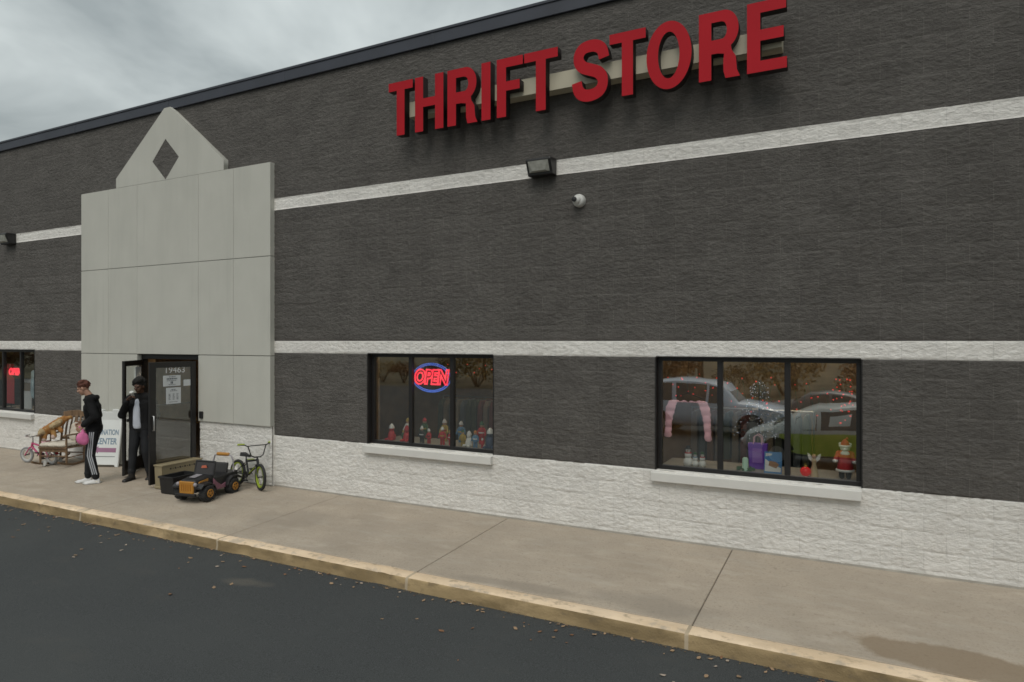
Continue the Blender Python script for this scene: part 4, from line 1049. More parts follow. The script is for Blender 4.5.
for s_ in (-1,1): m.tube([(s_*.27,-.26,.17),(s_*.25,.20,.17)], .011, 8)
m.build('stretcher', wood, t)
m = MB(); m.loft([[(x,y-.012,z-h),(x,y+.012,z-h),(x,y+.016,z+.05),(x,y-.010,z+.05)] for x, y, z, h in [(-.28,.315,.93,.05),(-.15,.335,.955,.07),(0,.34,.965,.075),(.15,.335,.955,.07),(.28,.315,.93,.05)]]); m.build('top_rail', wood, t, bevel=.006)
m = MB(); m.loft([[(-.24,.225,.45),(-.24,.25,.45),(-.24,.255,.50),(-.24,.23,.50)],[(.24,.225,.45),(.24,.25,.45),(.24,.255,.50),(.24,.23,.50)]]); m.build('lower_rail', wood, t, bevel=.004)
for k in range(5):
    x = -.18+.09*k; m = MB(); w_ = .03 if k == 2 else .016
    m.loft([[(x-w_,.232,.48),(x+w_,.232,.48),(x+w_,.244,.48),(x-w_,.244,.48)],[(x-w_*1.2,.262,.68),(x+w_*1.2,.262,.68),(x+w_*1.2,.274,.68),(x-w_*1.2,.274,.68)],[(x-w_,.322,.91),(x+w_,.322,.91),(x+w_,.334,.91),(x-w_,.334,.91)]]); m.build('back_slat', wood, t)
Mc = Matrix.Translation((-14.42,-.46,-.02)) @ Matrix.Rotation(R(21),4,'Z') @ Matrix.Scale(1.06,4)
def on_chair(name, label, cat, mb_, mt, vox, loc=(0,0,0)):
    o = blob(mb_, name, mt, None, vox, 5); o.matrix_world = Mc; return tag(o, label, cat)
m = MB()
for a in (-.17,0,.17):
    for b in (-.22,-.07,.09): m.ell((a,b,.41-.025*(b+.22)), (.13,.12,.048))
on_chair('seat_cushion', 'cream seat cushion lying on the rocking chair', 'cushion', m, cushion_m, .012)
m = MB()
for a in (.02,.12): 
    for z_ in (.52,.62,.70): m.ell((a+.05,.15+.3*(z_-.5),z_), (.10,.05,.09))
on_chair('back_cushion', 'off white back cushion resting against the rocking chair slats', 'cushion', m, cushion_m, .012)
plush_o = mat('plush_orange', (.30,.105,.022), .95, .4, 9, .5, 60, c2=(.34,.20,.07)); plush_t = mat('plush_tan', (.40,.30,.17), .95, .2, 9, .4, 60)
t = thing('plush_animal', 'orange and tan plush animal slumped over the rocking chair arm and back', 'plush toy', (0,0,0)); t.matrix_world = Mc @ Matrix.Translation((-.29,-.17,.56)) @ Matrix.Scale(.80,4) @ Matrix.Translation((.25,.15,-.56))
rp = random.Random(4)
def fuzz(m, pts, n):
    for _ in range(n):
        k = rp.randrange(len(pts)-1); (a, ra), (b, rb_) = pts[k], pts[k+1]; f = rp.random(); c = V(*a).lerp(V(*b), f); rr = ra+(rb_-ra)*f
        d = V(rp.gauss(0,1), rp.gauss(0,1), rp.gauss(0,1)).normalized(); m.ell(c+d*rr*.93, (rp.uniform(.014,.030),)*3, 7, 5)
bp_ = [((-.23,-.12,.68),.10),((-.20,.04,.74),.12),((-.15,.17,.83),.11),((-.08,.27,.92),.085)]
m = MB()
for (a, ra), (b, rb_) in zip(bp_[:-1], bp_[1:]): m.cap(a, b, ra, rb_)
m.cap((-.14,.0,.70),(-.05,-.05,.55),.06,.055); m.cap((-.12,.12,.76),(.02,.08,.66),.055,.05); m.cap((-.24,-.12,.66),(-.20,-.19,.50),.065,.06); m.cap((-.08,.27,.92),(.05,.33,.96),.06,.045)
fuzz(m, bp_, 130)
blob(m, 'body', plush_o, t, .011, 1)
m = MB(); m.ell((-.25,-.19,.67), (.085,.08,.075)); m.cap((-.25,-.23,.65),(-.25,-.265,.635),.045,.038); m.ell((-.315,-.16,.72),(.03,.02,.035)); m.ell((-.19,-.16,.73),(.03,.02,.035)); fuzz(m, [((-.25,-.16,.68),.075),((-.24,-.18,.66),.08)], 40)
blob(m, 'head', plush_t, t, .010, 1)
m = MB(); tp = [((-.12,-.06,.78),.055),((-.10,.05,.82),.065),((-.08,.16,.88),.06)]
for (a, ra), (b, rb_) in zip(tp[:-1], tp[1:]): m.cap(a, b, ra, rb_)
fuzz(m, tp, 60); blob(m, 'tan_patch', plush_t, t, .011, 1)
m = MB(); m.cap((-.06,-.06,.55),(-.055,-.065,.53),.055,.055); m.cap((-.20,-.19,.50),(-.195,-.20,.49),.06,.055); blob(m, 'paw', mat('plush_pale', (.50,.38,.33), .95), t, .012, 2)

# ------------------------------------------------------------------ bicycles
def wheel(parent, pos, r, tw, tyre_m, rim_m, spokes=18, axis_rot=0):
    w = bpy.data.objects.new('wheel', None); col.objects.link(w); w.parent = parent; w.location = pos; w.rotation_euler = (0,0,axis_rot)
    m = MB(); m.tube([(r_*math.cos(a),0,r_*math.sin(a)) for r_ in [r-tw] for a in [2*math.pi*i/36 for i in range(36)]], tw, 8, closed=True); m.build('tyre', tyre_m, w, smooth=True)
    m = MB(); ri = r-2*tw
    m.lathe([(ri+.003,-tw*.75),(ri+.003,tw*.75),(ri-.018,tw*.6),(ri-.022,0),(ri-.018,-tw*.6),(ri+.003,-tw*.75)], n=36, axis='y'); m.f.pop(); m.f.pop(); m.m.pop(); m.m.pop(); m.build('rim', rim_m, w, smooth=True)
    m = MB()
    for i in range(spokes):
        a = 2*math.pi*i/spokes; s_ = .018*(1 if i % 2 else -1)
        m.tube([(.015*math.cos(a+.6),s_,.015*math.sin(a+.6)),((ri-.015)*math.cos(a),0,(ri-.015)*math.sin(a))], .0016, 4)
    m.build('spokes', chrome, w)
    m = MB(); m.lathe([(.018,-.045),(.012,-.03),(.012,.03),(.018,.045)], n=12, axis='y'); m.build('hub', bronze, w, smooth=True)
    return w
def bike(label, loc, rz, wb, r, tw, frame_m, acc_m, tyre_m, rim_m, seat_m, grip_m, steer=0, bar_h=.72, bar_w=.56, seat_h=.52, group=None, trainers=False, lean=0, spokes=18, fender=None, tall=True):
    t = thing('bicycle', label, 'bicycle', loc, rz); t.rotation_euler = (lean,0,rz)
    rw = V(-wb/2,0,r); fw = V(wb/2,0,r)
    wheel(t, rw, r, tw, tyre_m, rim_m, spokes)
    bbk = V(-wb*.03,0,r*1.0); st = V(-wb*.18,0,seat_h-.08); hd0 = V(wb*.33,0,r+.19 if r > .18 else r+.16); hd1 = hd0+V(-.035,0,.10)
    m = MB(); m.tube([bbk, st], .016, 10); m.tube([bbk, hd0+V(-.006,0,.015)], .019, 10); m.tube([st+V(.004,0,-.03), hd1+V(.004,0,-.02)], .017, 10); m.tube([hd0, hd1], .022, 12)
    for s_ in (-1,1):
        m.tube([bbk+V(0,s_*.02,0), rw+V(0,s_*.055,0)], .009, 8); m.tube([st+V(0,s_*.015,-.05), rw+V(0,s_*.055,0)], .008, 8)
    m.build('frame', frame_m, t, smooth=True)
    m = MB(); m.tube([bbk.lerp(hd0,.15)+V(0,-.02,.0), bbk.lerp(hd0,.85)+V(0,-.02,0)], .008, 6); m.tube([st.lerp(hd1,.2)+V(0,-.018,0), st.lerp(hd1,.8)+V(0,-.018,0)], .008, 6); m.build('decal', acc_m, t, smooth=True)
    m = MB(); top = V(st.x-.02,0,seat_h-.02)
    m.tube([st, top], .012, 8); m.loft([[(top.x+x,-w_,seat_h-.03),(top.x+x,w_,seat_h-.03),(top.x+x,w_*.8,seat_h+dz),(top.x+x,-w_*.8,seat_h+dz)] for x, w_, dz in ((-.10,.06,.035),(-.05,.065,.025),(.03,.03,.015),(.12,.02,.01),(.13,.012,.0))]); m.build('saddle', seat_m, t, bevel=.008)
    m = MB(); m.lathe([(.055,-.006),(.058,0),(.055,.006)], c=bbk+V(0,-.05,0), n=20, axis='y')
    m.build('chainring', bronze, t, smooth=True)
    for s_ in (-1,1):
        m = MB(); m.tube([bbk+V(0,s_*.065,0), bbk+V(-s_*.07,s_*.07,s_*.08)], .008, 8); cr = m.build('crank', bronze, t, smooth=True)
        m = MB(); m.box(bbk+V(-s_*.07-.04,s_*.105-.035,s_*.081-.011), bbk+V(-s_*.07+.04,s_*.105+.035,s_*.081+.011)); m.build('pedal', black_plastic, cr, bevel=.004)
    m = MB(); m.tube([bbk+V(0,-.05,.055), rw+V(0,-.05,.03)], .005, 5); m.tube([bbk+V(0,-.05,-.055), rw+V(0,-.05,-.03)], .005, 5); m.build('chain', bronze, t)
    # steered front assembly
    ax = (hd1-hd0).normalized(); Q = Matrix.Translation(hd0) @ Matrix.Rotation(steer,4,ax) @ Matrix.Translation(-hd0)
    ft = bpy.data.objects.new('front_fork', None); col.objects.link(ft); ft.parent = t; ft.matrix_local = Q
    m = MB()
    m.tube([hd0+V(0,-.05,-.0), hd0+V(0,.05,0)], .013, 8)
    for s_ in (-1,1): m.tube([hd0+V(0,s_*.048,0), fw+V(0,s_*.048,0)], .011, 8)
    fk = m.build('fork_legs', frame_m, ft, smooth=True)
    m = MB(); b0 = hd1+V(-.005,0,.03)
    m.tube([hd1, b0], .014, 8); zt = bar_h; yo = bar_w/2
    if tall:
        m.tube([b0+V(.01,-.05,0), b0+V(.0,-.10,.03), V(b0.x-.01,-.15,zt-.03), V(b0.x-.02,-.20,zt), V(b0.x-.05,-yo,zt+.012)], .0105, 8); m.tube([b0+V(.01,.05,0), b0+V(.0,.10,.03), V(b0.x-.01,.15,zt-.03), V(b0.x-.02,.20,zt), V(b0.x-.05,yo,zt+.012)], .0105, 8)
        m.tube([b0+V(.01,-.06,.0), b0+V(.01,.06,0)], .0105, 8); m.tube([V(b0.x-.01,-.17,zt-.02), V(b0.x-.01,.17,zt-.02)], .008, 8)
    else:
        m.tube([b0, V(b0.x-.01,0,zt-.05)], .0105, 8); m.tube([V(b0.x-.05,-yo,zt), V(b0.x-.01,-.06,zt-.05), V(b0.x-.01,.06,zt-.05), V(b0.x-.05,yo,zt)], .0105, 8)
    hb = m.build('handlebar', bronze if tall else chrome, ft, smooth=True)
    for s_ in (-1,1):
        m = MB(); m.tube([V(b0.x-.03,s_*(yo-.11),zt+.008), V(b0.x-.055,s_*yo,zt+.013)], .017, 10); m.build('grip', grip_m, ft, smooth=True)
    if fender:
        for p_, par in ((rw,t),):
            m = MB(); m.loft([[(p_.x+(r+.012)*math.cos(a),-.035,p_.z+(r+.012)*math.sin(a)),(p_.x+(r+.018)*math.cos(a),0,p_.z+(r+.022)*math.sin(a)),(p_.x+(r+.012)*math.cos(a),.035,p_.z+(r+.012)*math.sin(a))] for a in [R(40+12*i) for i in range(11)]], caps=False); m.build('fender', fender, par, smooth=True)
    wheel(ft, fw, r, tw, tyre_m, rim_m, spokes)
    if trainers:
        for s_ in (-1,1):
            m = MB(); m.lathe([(.06,-.014),(.062,0),(.06,.014)], c=(rw.x-.02,s_*.16,.062), n=18, axis='y'); m.tube([(rw.x,s_*.06,r),(rw.x-.01,s_*.13,r-.02),(rw.x-.02,s_*.145,.062)], .008, 6); m.build('training_wheel', white_plastic, t, smooth=True)
    return t
lime = mat('lime_green', (.28,.36,.03), .45, .1); bmx_black = mat('gloss_black_paint', (.012,.012,.013), .3, .1); lime_m = lime
bike('black BMX bicycle with lime green rims leaning beside the entrance', (-9.26,-.30,-.011), R(-9), .70, .225, .026, bmx_black, lime, rubber, lime, mat('saddle_black', (.015,.015,.015), .7), lime, steer=R(-14), bar_h=.76, bar_w=.62, seat_h=.55, lean=R(-5))
pinkp = mat('bike_pink', (.50,.06,.17), .4, .1); tyre_w = mat('tyre_pale_grey', (.26,.26,.26), .8, .1)
bike('small pink bicycle with pale tyres parked behind the rocking chair', (-14.97,-.64,-.025), R(180+6), .74, .165, .022, pinkp, white_plastic, tyre_w, white_plastic, f_pink, white_plastic, steer=R(10), bar_h=.60, bar_w=.42, seat_h=.46, trainers=True, spokes=14, fender=mat('fender_red', (.42,.03,.05), .4), tall=False)

# ------------------------------------------------------------------ ride-on toy jeep
t = thing('toy_jeep', 'black ride-on toy jeep with orange grille and orange wheel hubs', 'toy car', (-9.46,-.94,-.038), R(-80))
jb = mat('jeep_black', (.014,.013,.014), .45, .15); jo = mat('jeep_orange', (.40,.18,.025), .45, .1, 5); jp = mat('jeep_purple', (.20,.085,.12), .5, .15); jg = mat('jeep_grey', (.30,.28,.30), .4, .1)
m = MB()
m.loft([[(x,-w_,.13),(x,w_,.13),(x,w_,z),(x,-w_,z)] for x, w_, z in ((-.47,.19,.34),(-.44,.215,.36),(-.02,.215,.33),(.10,.20,.33))])
m.build('tub', jb, t, bevel=.02, seg=3)
m = MB(); m.loft([[(x,-w_,.15),(x,w_,.15),(x,w_,z-.02),(x,w_*.8,z),(x,-w_*.8,z),(x,-w_,z-.02)] for x, w_, z in ((.08,.19,.375),(.25,.175,.37),(.42,.155,.345),(.445,.15,.33))]); m.build('hood', jb, t, bevel=.012)
m = MB(); m.loft([[(.447,-.135,.13),(.447,.135,.13),(.447,.145,.33),(.447,-.145,.33)],[(.472,-.125,.14),(.472,.125,.14),(.472,.135,.32),(.472,-.135,.32)]])
for k in range(5): m.box((.468,-.09+k*.042,.18),(.478,-.078+k*.042,.29),1)
m.build('grille', [jo, mat('jeep_orange_slot', (.30,.11,.01), .5)], t, bevel=.006)
m = MB(); m.box((.45,-.19,.10),(.50,.19,.145)); m.build('bumper', jb, t, bevel=.012)
for s_ in (-1,1):
    m = MB(); m.ell((.455,s_*.165,.285), (.03,.032,.032)); m.build('headlight', jg, t, smooth=True)
    m = MB(); m.loft([[(x,s_*.15,z-.02),(x,s_*.285,z-.03),(x,s_*.285,z),(x,s_*.15,z+.012)] for x, z in ((.46,.235),(.40,.285),(.25,.295),(.16,.24),(.12,.17))]); m.build('fender', jb, t, bevel=.008)
    m = MB(); m.loft([[(x,s_*.18,z-.02),(x,s_*.285,z-.03),(x,s_*.285,z),(x,s_*.18,z+.012)] for x, z in ((-.13,.17),(-.17,.255),(-.25,.30),(-.38,.30),(-.47,.25))]); m.build('fender', jb, t, bevel=.008)
    m = MB(); m.loft([[(x,s_*.215,z0),(x,s_*.235,z0),(x,s_*.235,z1),(x,s_*.215,z1)] for x, z0, z1 in ((-.14,.14,.22),(-.05,.135,.19),(.06,.135,.26),(.13,.16,.33))]); m.build('side_panel', jp, t, bevel=.005)
    m = MB(); m.prism([(.16,.30),(.40,.285),(.38,.315),(.18,.345)], s_*.166 if s_ > 0 else -.180, s_*.180 if s_ > 0 else -.166); m.build('flame_decal', jo, t)
m = MB(); m.loft([[(.14,-.10,.378),(.14,.02,.378),(.14,.02,.382),(.14,-.10,.382)],[(.34,-.06,.366),(.34,.05,.366),(.34,.05,.371),(.34,-.06,.371)]]); m.build('hood_decal', jg, t)
m = MB(); wx = .09
for s_ in (-1,1): m.tube([(wx,s_*.185,.36),(wx-.05,s_*.185,.575)], .016, 8)
m.tube([(wx-.05,-.185,.575),(wx-.05,.185,.575)], .016, 8); m.tube([(wx,-.185,.375),(wx,.185,.375)], .016, 8); ws_ = m.build('windscreen_frame', jb, t, smooth=True)
m = MB(); m.loft([[(wx,-.175,.38),(wx+.005,-.175,.38),(wx+.005,.175,.38),(wx,.175,.38)],[(wx-.048,-.175,.565),(wx-.043,-.175,.565),(wx-.043,.175,.565),(wx-.048,.175,.565)]]); m.build('windscreen', mat('screen_smoke', (.035,.03,.03), .2, .1), ws_)
m = MB(); m.loft([[(wx-.020,-.06,.47),(wx-.016,-.06,.47),(wx-.016,.06,.48),(wx-.020,.06,.48)],[(wx-.030,-.05,.51),(wx-.026,-.05,.51),(wx-.026,.03,.52),(wx-.030,.03,.52)]]); m.M = Matrix(); m.v = [(x+.012,y,z) for x,y,z in m.v]; m.build('sticker', mat('sticker_red', (.42,.10,.05), .5), ws_)
m = MB(); m.loft([[(x,-.13,z-.05),(x,.13,z-.05),(x,.13,z),(x,-.13,z)] for x, z in ((-.06,.30),(-.25,.29))]); m.loft([[(x,-.13,z),(x+.05,-.13,z),(x+.05,.13,z),(x,.13,z)] for x, z in ((-.29,.27),(-.34,.50))]); m.build('seat', mat('jeep_seat', (.035,.033,.032), .6), t, bevel=.015)
m = MB()
for s_ in (-1,1): m.tube([(-.36,s_*.20,.33),(-.355,s_*.20,.52),(-.35,s_*.17,.605),(-.35,s_*.10,.625)], .013, 8)
m.tube([(-.35,-.11,.625),(-.35,.11,.625)], .013, 8); rb = m.build('roll_bar', jg, t, smooth=True)
m = MB(); m.cap((-.35,-.10,.63),(-.35,.10,.63),.030,.030); m.build('bar_pad', jo, rb, smooth=True)
m = MB(); m.tube([(.03+.02*math.sin(a),.08+.065*math.cos(a),.43+.06*math.sin(a)) for a in [k*.42 for k in range(15)]], .009, 6, closed=True); m.tube([(.035,.08,.43),(.10,.08,.37)], .010, 6); m.build('steering_wheel', jb, t, smooth=True)
for x in (.285,-.285):
    for s_ in (-1,1):
        w = bpy.data.objects.new('wheel', None); col.objects.link(w); w.parent = t; w.location = (x,s_*.24,.128)
        m = MB(); m.lathe([(.075,-.055),(.11,-.06),(.126,-.045),(.128,0),(.126,.045),(.11,.06),(.075,.055)], n=28, axis='y')
        for k in range(20):
            a = 2*math.pi*k/20; m.box((-.012,-.058,.118),(.012,.0-.004 if k%2 else .058,.1315) if k%2 else (.012,.058,.1315), rot=Matrix.Rotation(a,3,'Y'), piv=(0,0,0))
        m.build('tyre', rubber, w, smooth=True)
        m = MB(); y0 = s_*.058
        m.lathe([(.074,min(y0*.9,y0*1.06)),(.074,max(y0*.9,y0*1.06))], n=24, axis='y', mi=1)
        for k in range(5):
            a = 2*math.pi*k/5; m.box((-.009,y0-.012,.02),(.009,y0+.010,.058), rot=Matrix.Rotation(a,3,'Y'), piv=(0,y0,0))
        m.lathe([(.022,y0-.018),(.022,y0+.016)], n=16, axis='y')
        m.tube([(.058*math.cos(a),y0+s_*.006,.058*math.sin(a)) for a in [2*math.pi*k/24 for k in range(24)]], .009, 6, closed=True)
        m.build('hub', [jo, jb], w, bevel=.003)
# tan crate with vent holes
t = thing('plastic_crate', 'tan plastic crate with a row of vent holes propping the open door', 'crate', (-10.66,-.60,-.03), R(3))
tan = mat('tan_plastic', (.26,.215,.13), .55, .06, 4)
m = MB(); a, b, h, w_ = .10, .40, .40, .014
for s_ in (-1,1):
    m.loft([[(s_*a*.94,-b*.96,0),(s_*a*.94,b*.96,0),(s_*(a*.94-w_),b*.96-w_,0),(s_*(a*.94-w_),-b*.96+w_,0)],[(s_*a,-b,h),(s_*a,b,h),(s_*(a-w_),b-w_,h),(s_*(a-w_),-b+w_,h)]])
    m.loft([[(-a*.94+w_,s_*b*.96,0),(a*.94-w_,s_*b*.96,0),(a*.94-w_,s_*(b*.96-w_),0),(-a*.94+w_,s_*(b*.96-w_),0)],[(-a+w_,s_*b,h),(a-w_,s_*b,h),(a-w_,s_*(b-w_),h),(-a+w_,s_*(b-w_),h)]])
m.box((-a*.9,-b*.93,.01),(a*.9,b*.93,.03)); m.box((-a+.002,-b+.002,h-.012),(a-.002,b-.002,h-.004)); m.build('body', tan, t)
m = MB()
for s_ in (-1,1): m.box((s_*a-.012,-b-.012,h-.02),(s_*a+.012,b+.012,h+.006)); m.box((-a+.0121,s_*b-.012,h-.02),(a-.0121,s_*b+.012,h+.006))
m.build('rim', tan, t, bevel=.006)
m = MB()
for k in range(11):
    y = -.24+.048*k; r_ = .015 if k % 2 == 0 else .008
    m.lathe([(r_, a*.982-.004),(r_, a*.982+.006)], c=(0,y,.325), n=12, axis='x')
m.build('vent_hole', black_plastic, t)
m = MB(); m.box((-a*.94,-b-.012,-.0),(a*.94,-b*.955,.045)); m.build('foot', tan, t, bevel=.01)
t = thing('black_bin', 'black plastic bin between the tan crate and the toy jeep', 'bin', (-10.20,-.93,-.037), R(4))
m = MB(); a, b, h, w_ = .165, .25, .285, .012; k0 = .90
m.loft([[(-a*k0,-b*k0,0),(a*k0,-b*k0,0),(a*k0,b*k0,0),(-a*k0,b*k0,0)],[(-a,-b,h),(a,-b,h),(a,b,h),(-a,b,h)],[(-a+w_,-b+w_,h),(a-w_,-b+w_,h),(a-w_,b-w_,h),(-a+w_,b-w_,h)],[(-a*k0+w_,-b*k0+w_,.02),(a*k0-w_,-b*k0+w_,.02),(a*k0-w_,b*k0-w_,.02),(-a*k0+w_,b*k0-w_,.02)]])
m.build('body', black_plastic, t, bevel=.008)
m = MB()
for s_ in (-1,1): m.box((s_*a-.014,-b-.014,h-.03),(s_*a+.014,b+.014,h+.004)); m.box((-a+.0142,s_*b-.014,h-.03),(a-.0142,s_*b+.014,h+.004))
m.build('rim', black_plastic, t, bevel=.006)

# ------------------------------------------------------------------ what the windows mirror: parked cars and the wooded edge of the lot
car_glass = mat('car_glass', (.012,.014,.016), .08, .1, spec=.8); lamp_w = mat('headlamp', (.6,.6,.62), .2, .05); lamp_r = mat('tail_lamp', (.3,.02,.02), .3, .05)
arch_m = mat('wheel_arch', (.006,.006,.006), .9)
def car(name, label, loc, rz, paint, st, wb, wr, stripe=None):
    """st: stations (x, half width, sill z, belt z, roof z, roof half width)"""
    t = thing(name, label, 'car', loc, rz, 'cars mirrored in the shop windows')
    m = MB(); rings = []
    for x, w_, zb, zl, zr, wr_ in st:
        pt = [(w_*.86,zb),(w_*.97,zb+.10),(w_,(zb+zl)*.5),(w_*.97,zl),(wr_,zr-.05),(wr_*.8,zr)]
        rings.append([(x,y,z) for y, z in pt]+[(x,-y,z) for y, z in pt[::-1]])
    m.loft(rings); m.build('body', paint, t, smooth=True)
    cab = [i for i, s_ in enumerate(st) if s_[4] > s_[3]+.25]
    def P_(i, side, f):
        x, w_, zb, zl, zr, wr_ = st[i]; return V(x, side*((w_*.97)*(1-f)+wr_*f+.006), zl*(1-f)+(zr-.05)*f)
    for side in (-1,1):
        for i, j in zip(cab[:-1], cab[1:]):
            m = MB(); g_ = .06
            a0, a1, b1, b0 = P_(i,side,.08), P_(i,side,.92), P_(j,side,.92), P_(j,side,.08)
            m.add([a0.lerp(b0,g_), b0.lerp(a0,g_), b1.lerp(a1,g_), a1.lerp(b1,g_)], [(0,1,2,3)]); m.build('side_window', car_glass, t)
    for i, j in ((cab[-1], cab[-1]+1), (cab[0], cab[0]-1)):
        if 0 <= j < len(st):
            q = []
            for (k, f) in ((i,.9),(j,.6)):
                x, w_, zb, zl, zr, wr_ = st[k]; q.append((x, wr_*.86, zr-.01 if k == i else zr))
            dx = .012 if j > i else -.012
            m = MB(); m.add([(q[0][0]+dx,-q[0][1],q[0][2]-.02),(q[0][0]+dx,q[0][1],q[0][2]-.02),(q[1][0]+dx,q[1][1],q[1][2]+.015),(q[1][0]+dx,-q[1][1],q[1][2]+.015)], [(0,1,2,3)]); m.build('windscreen', car_glass, t)
    W2 = st[len(st)//2][1]
    for x in (wb/2,-wb/2):
        for s_ in (-1,1):
            m = MB(); m.lathe([(wr+.07,s_*(W2+.001)),(wr+.07,s_*(W2+.004))], c=(x,0,wr+.02), n=28, axis='y'); m.build('wheel_arch', arch_m, t)
            w = bpy.data.objects.new('wheel', None); col.objects.link(w); w.parent = t; w.location = (x,s_*(W2-.085),wr)
            m = MB(); m.lathe([(wr*.66,-.10),(wr*.95,-.11),(wr,-.08),(wr,.08),(wr*.95,.11),(wr*.66,.10)], n=28, axis='y'); m.build('tyre', rubber, w, smooth=True)
            m = MB(); m.lathe([(wr*.64,.105*s_),(wr*.6,.095*s_)], n=20, axis='y')
            for k in range(6): m.box((-.03,.10*s_-.01,.03),(.03,.10*s_+.012,wr*.6), rot=Matrix.Rotation(2*math.pi*k/6,3,'Y'), piv=(0,.1*s_,0))
            m.build('rim', chrome, w)
    f_, r_ = st[-1], st[0]
    for s_ in (-1,1):
        m = MB(); m.ell((f_[0]-.02,s_*f_[1]*.72,f_[3]-.06), (.10,.14,.06)); m.build('headlight', lamp_w, t, smooth=True)
        m = MB(); m.ell((r_[0]+.02,s_*r_[1]*.85,r_[3]-.02), (.05,.08,.14)); m.build('tail_light', lamp_r, t, smooth=True)
    m = MB()
    zs_ = (st[3][2]+st[3][3])*.5
    m.box((f_[0]-.02,-f_[1]*.5,f_[2]+.12),(f_[0]+.02,f_[1]*.5,f_[3]-.12)); m.build('grille', arch_m, t, bevel=.01)
    if stripe:
        m = MB()
        for s_ in (-1,1): m.loft([[(x,s_*(w_+.004),z0),(x,s_*(w_+.008),z0),(x,s_*(w_*.985+.008),z1),(x,s_*(w_*.985+.004),z1)] for x, w_, z0, z1 in stripe])
        m.build('side_wrap', MATS['car_lime'], t)
    return t
silver = mat('car_silver', (.56,.63,.74), .3, .03, coat=.5); mat('car_lime', (.46,.58,.07), .35, .05, coat=.5); pale_g = mat('car_pale_silver', (.55,.58,.56), .3, .03, coat=.5); darkblue = mat('car_dark', (.05,.055,.065), .3, .05, coat=.5); cwhite = mat('car_white', (.62,.63,.64), .35, .03, coat=.4)
suv = [(-2.50,.86,.45,.95,1.0,.7),(-2.44,.95,.38,1.10,1.72,.70),(-2.2,.98,.34,1.12,1.84,.74),(-.95,1.0,.34,1.10,1.88,.76),(.12,1.0,.34,1.08,1.85,.75),(.62,1.0,.34,1.07,1.72,.72),(1.05,1.0,.34,1.06,1.20,.80),(1.9,.98,.36,1.04,1.13,.78),(2.38,.92,.42,.92,1.0,.74),(2.50,.82,.48,.80,.86,.66)]
hat = [(-2.0,.75,.42,.86,.92,.6),(-1.94,.82,.34,.92,1.25,.60),(-1.7,.86,.30,.94,1.42,.62),(-.55,.88,.28,.92,1.48,.64),(.40,.88,.28,.90,1.42,.63),(.90,.88,.28,.89,1.22,.62),(1.35,.87,.28,.87,.97,.68),(1.72,.84,.30,.79,.85,.62),(1.98,.78,.36,.68,.74,.56),(2.05,.70,.42,.60,.64,.5)]
sed = [(-2.35,.78,.42,.88,.94,.62),(-2.2,.86,.34,.94,.99,.66),(-1.55,.90,.30,.95,1.06,.66),(-1.0,.90,.30,.94,1.36,.60),(-.3,.90,.28,.92,1.43,.62),(.35,.90,.28,.90,1.38,.61),(.65,.90,.28,.89,1.22,.62),(1.15,.90,.28,.88,.96,.70),(1.9,.86,.32,.80,.86,.64),(2.3,.74,.40,.64,.70,.54)]
car('hatchback_car', 'lime and silver hatchback mirrored in the right window', (-.45,-9.05,RZ(9.05)), R(180), pale_g, hat, 2.5, .31,
    stripe=[(-1.9,.82,.42,.80),(-1.3,.87,.36,.88),(-.2,.88,.34,.86),(.5,.88,.34,.84),(.85,.88,.36,.82),(1.2,.87,.5,.80)])
car('suv_car', 'silver sport utility car mirrored in the right window', (-4.5,-14.6,RZ(14.6)), 0, silver, suv, 2.95, .38)
car('sedan_car', 'dark saloon car mirrored in the right window behind the silver one', (-.6,-18.4,RZ(18.4)), 0, darkblue, sed, 2.75, .32)
car('sedan_car', 'white saloon car mirrored at the left edge of the right window', (-12.0,-24.5,RZ(24.5)), 0, cwhite, sed, 2.75, .32)
car('sedan_car', 'silver saloon car mirrored in the middle window', (-26.0,-19.0,RZ(19)), R(90), silver, sed, 2.75, .32)
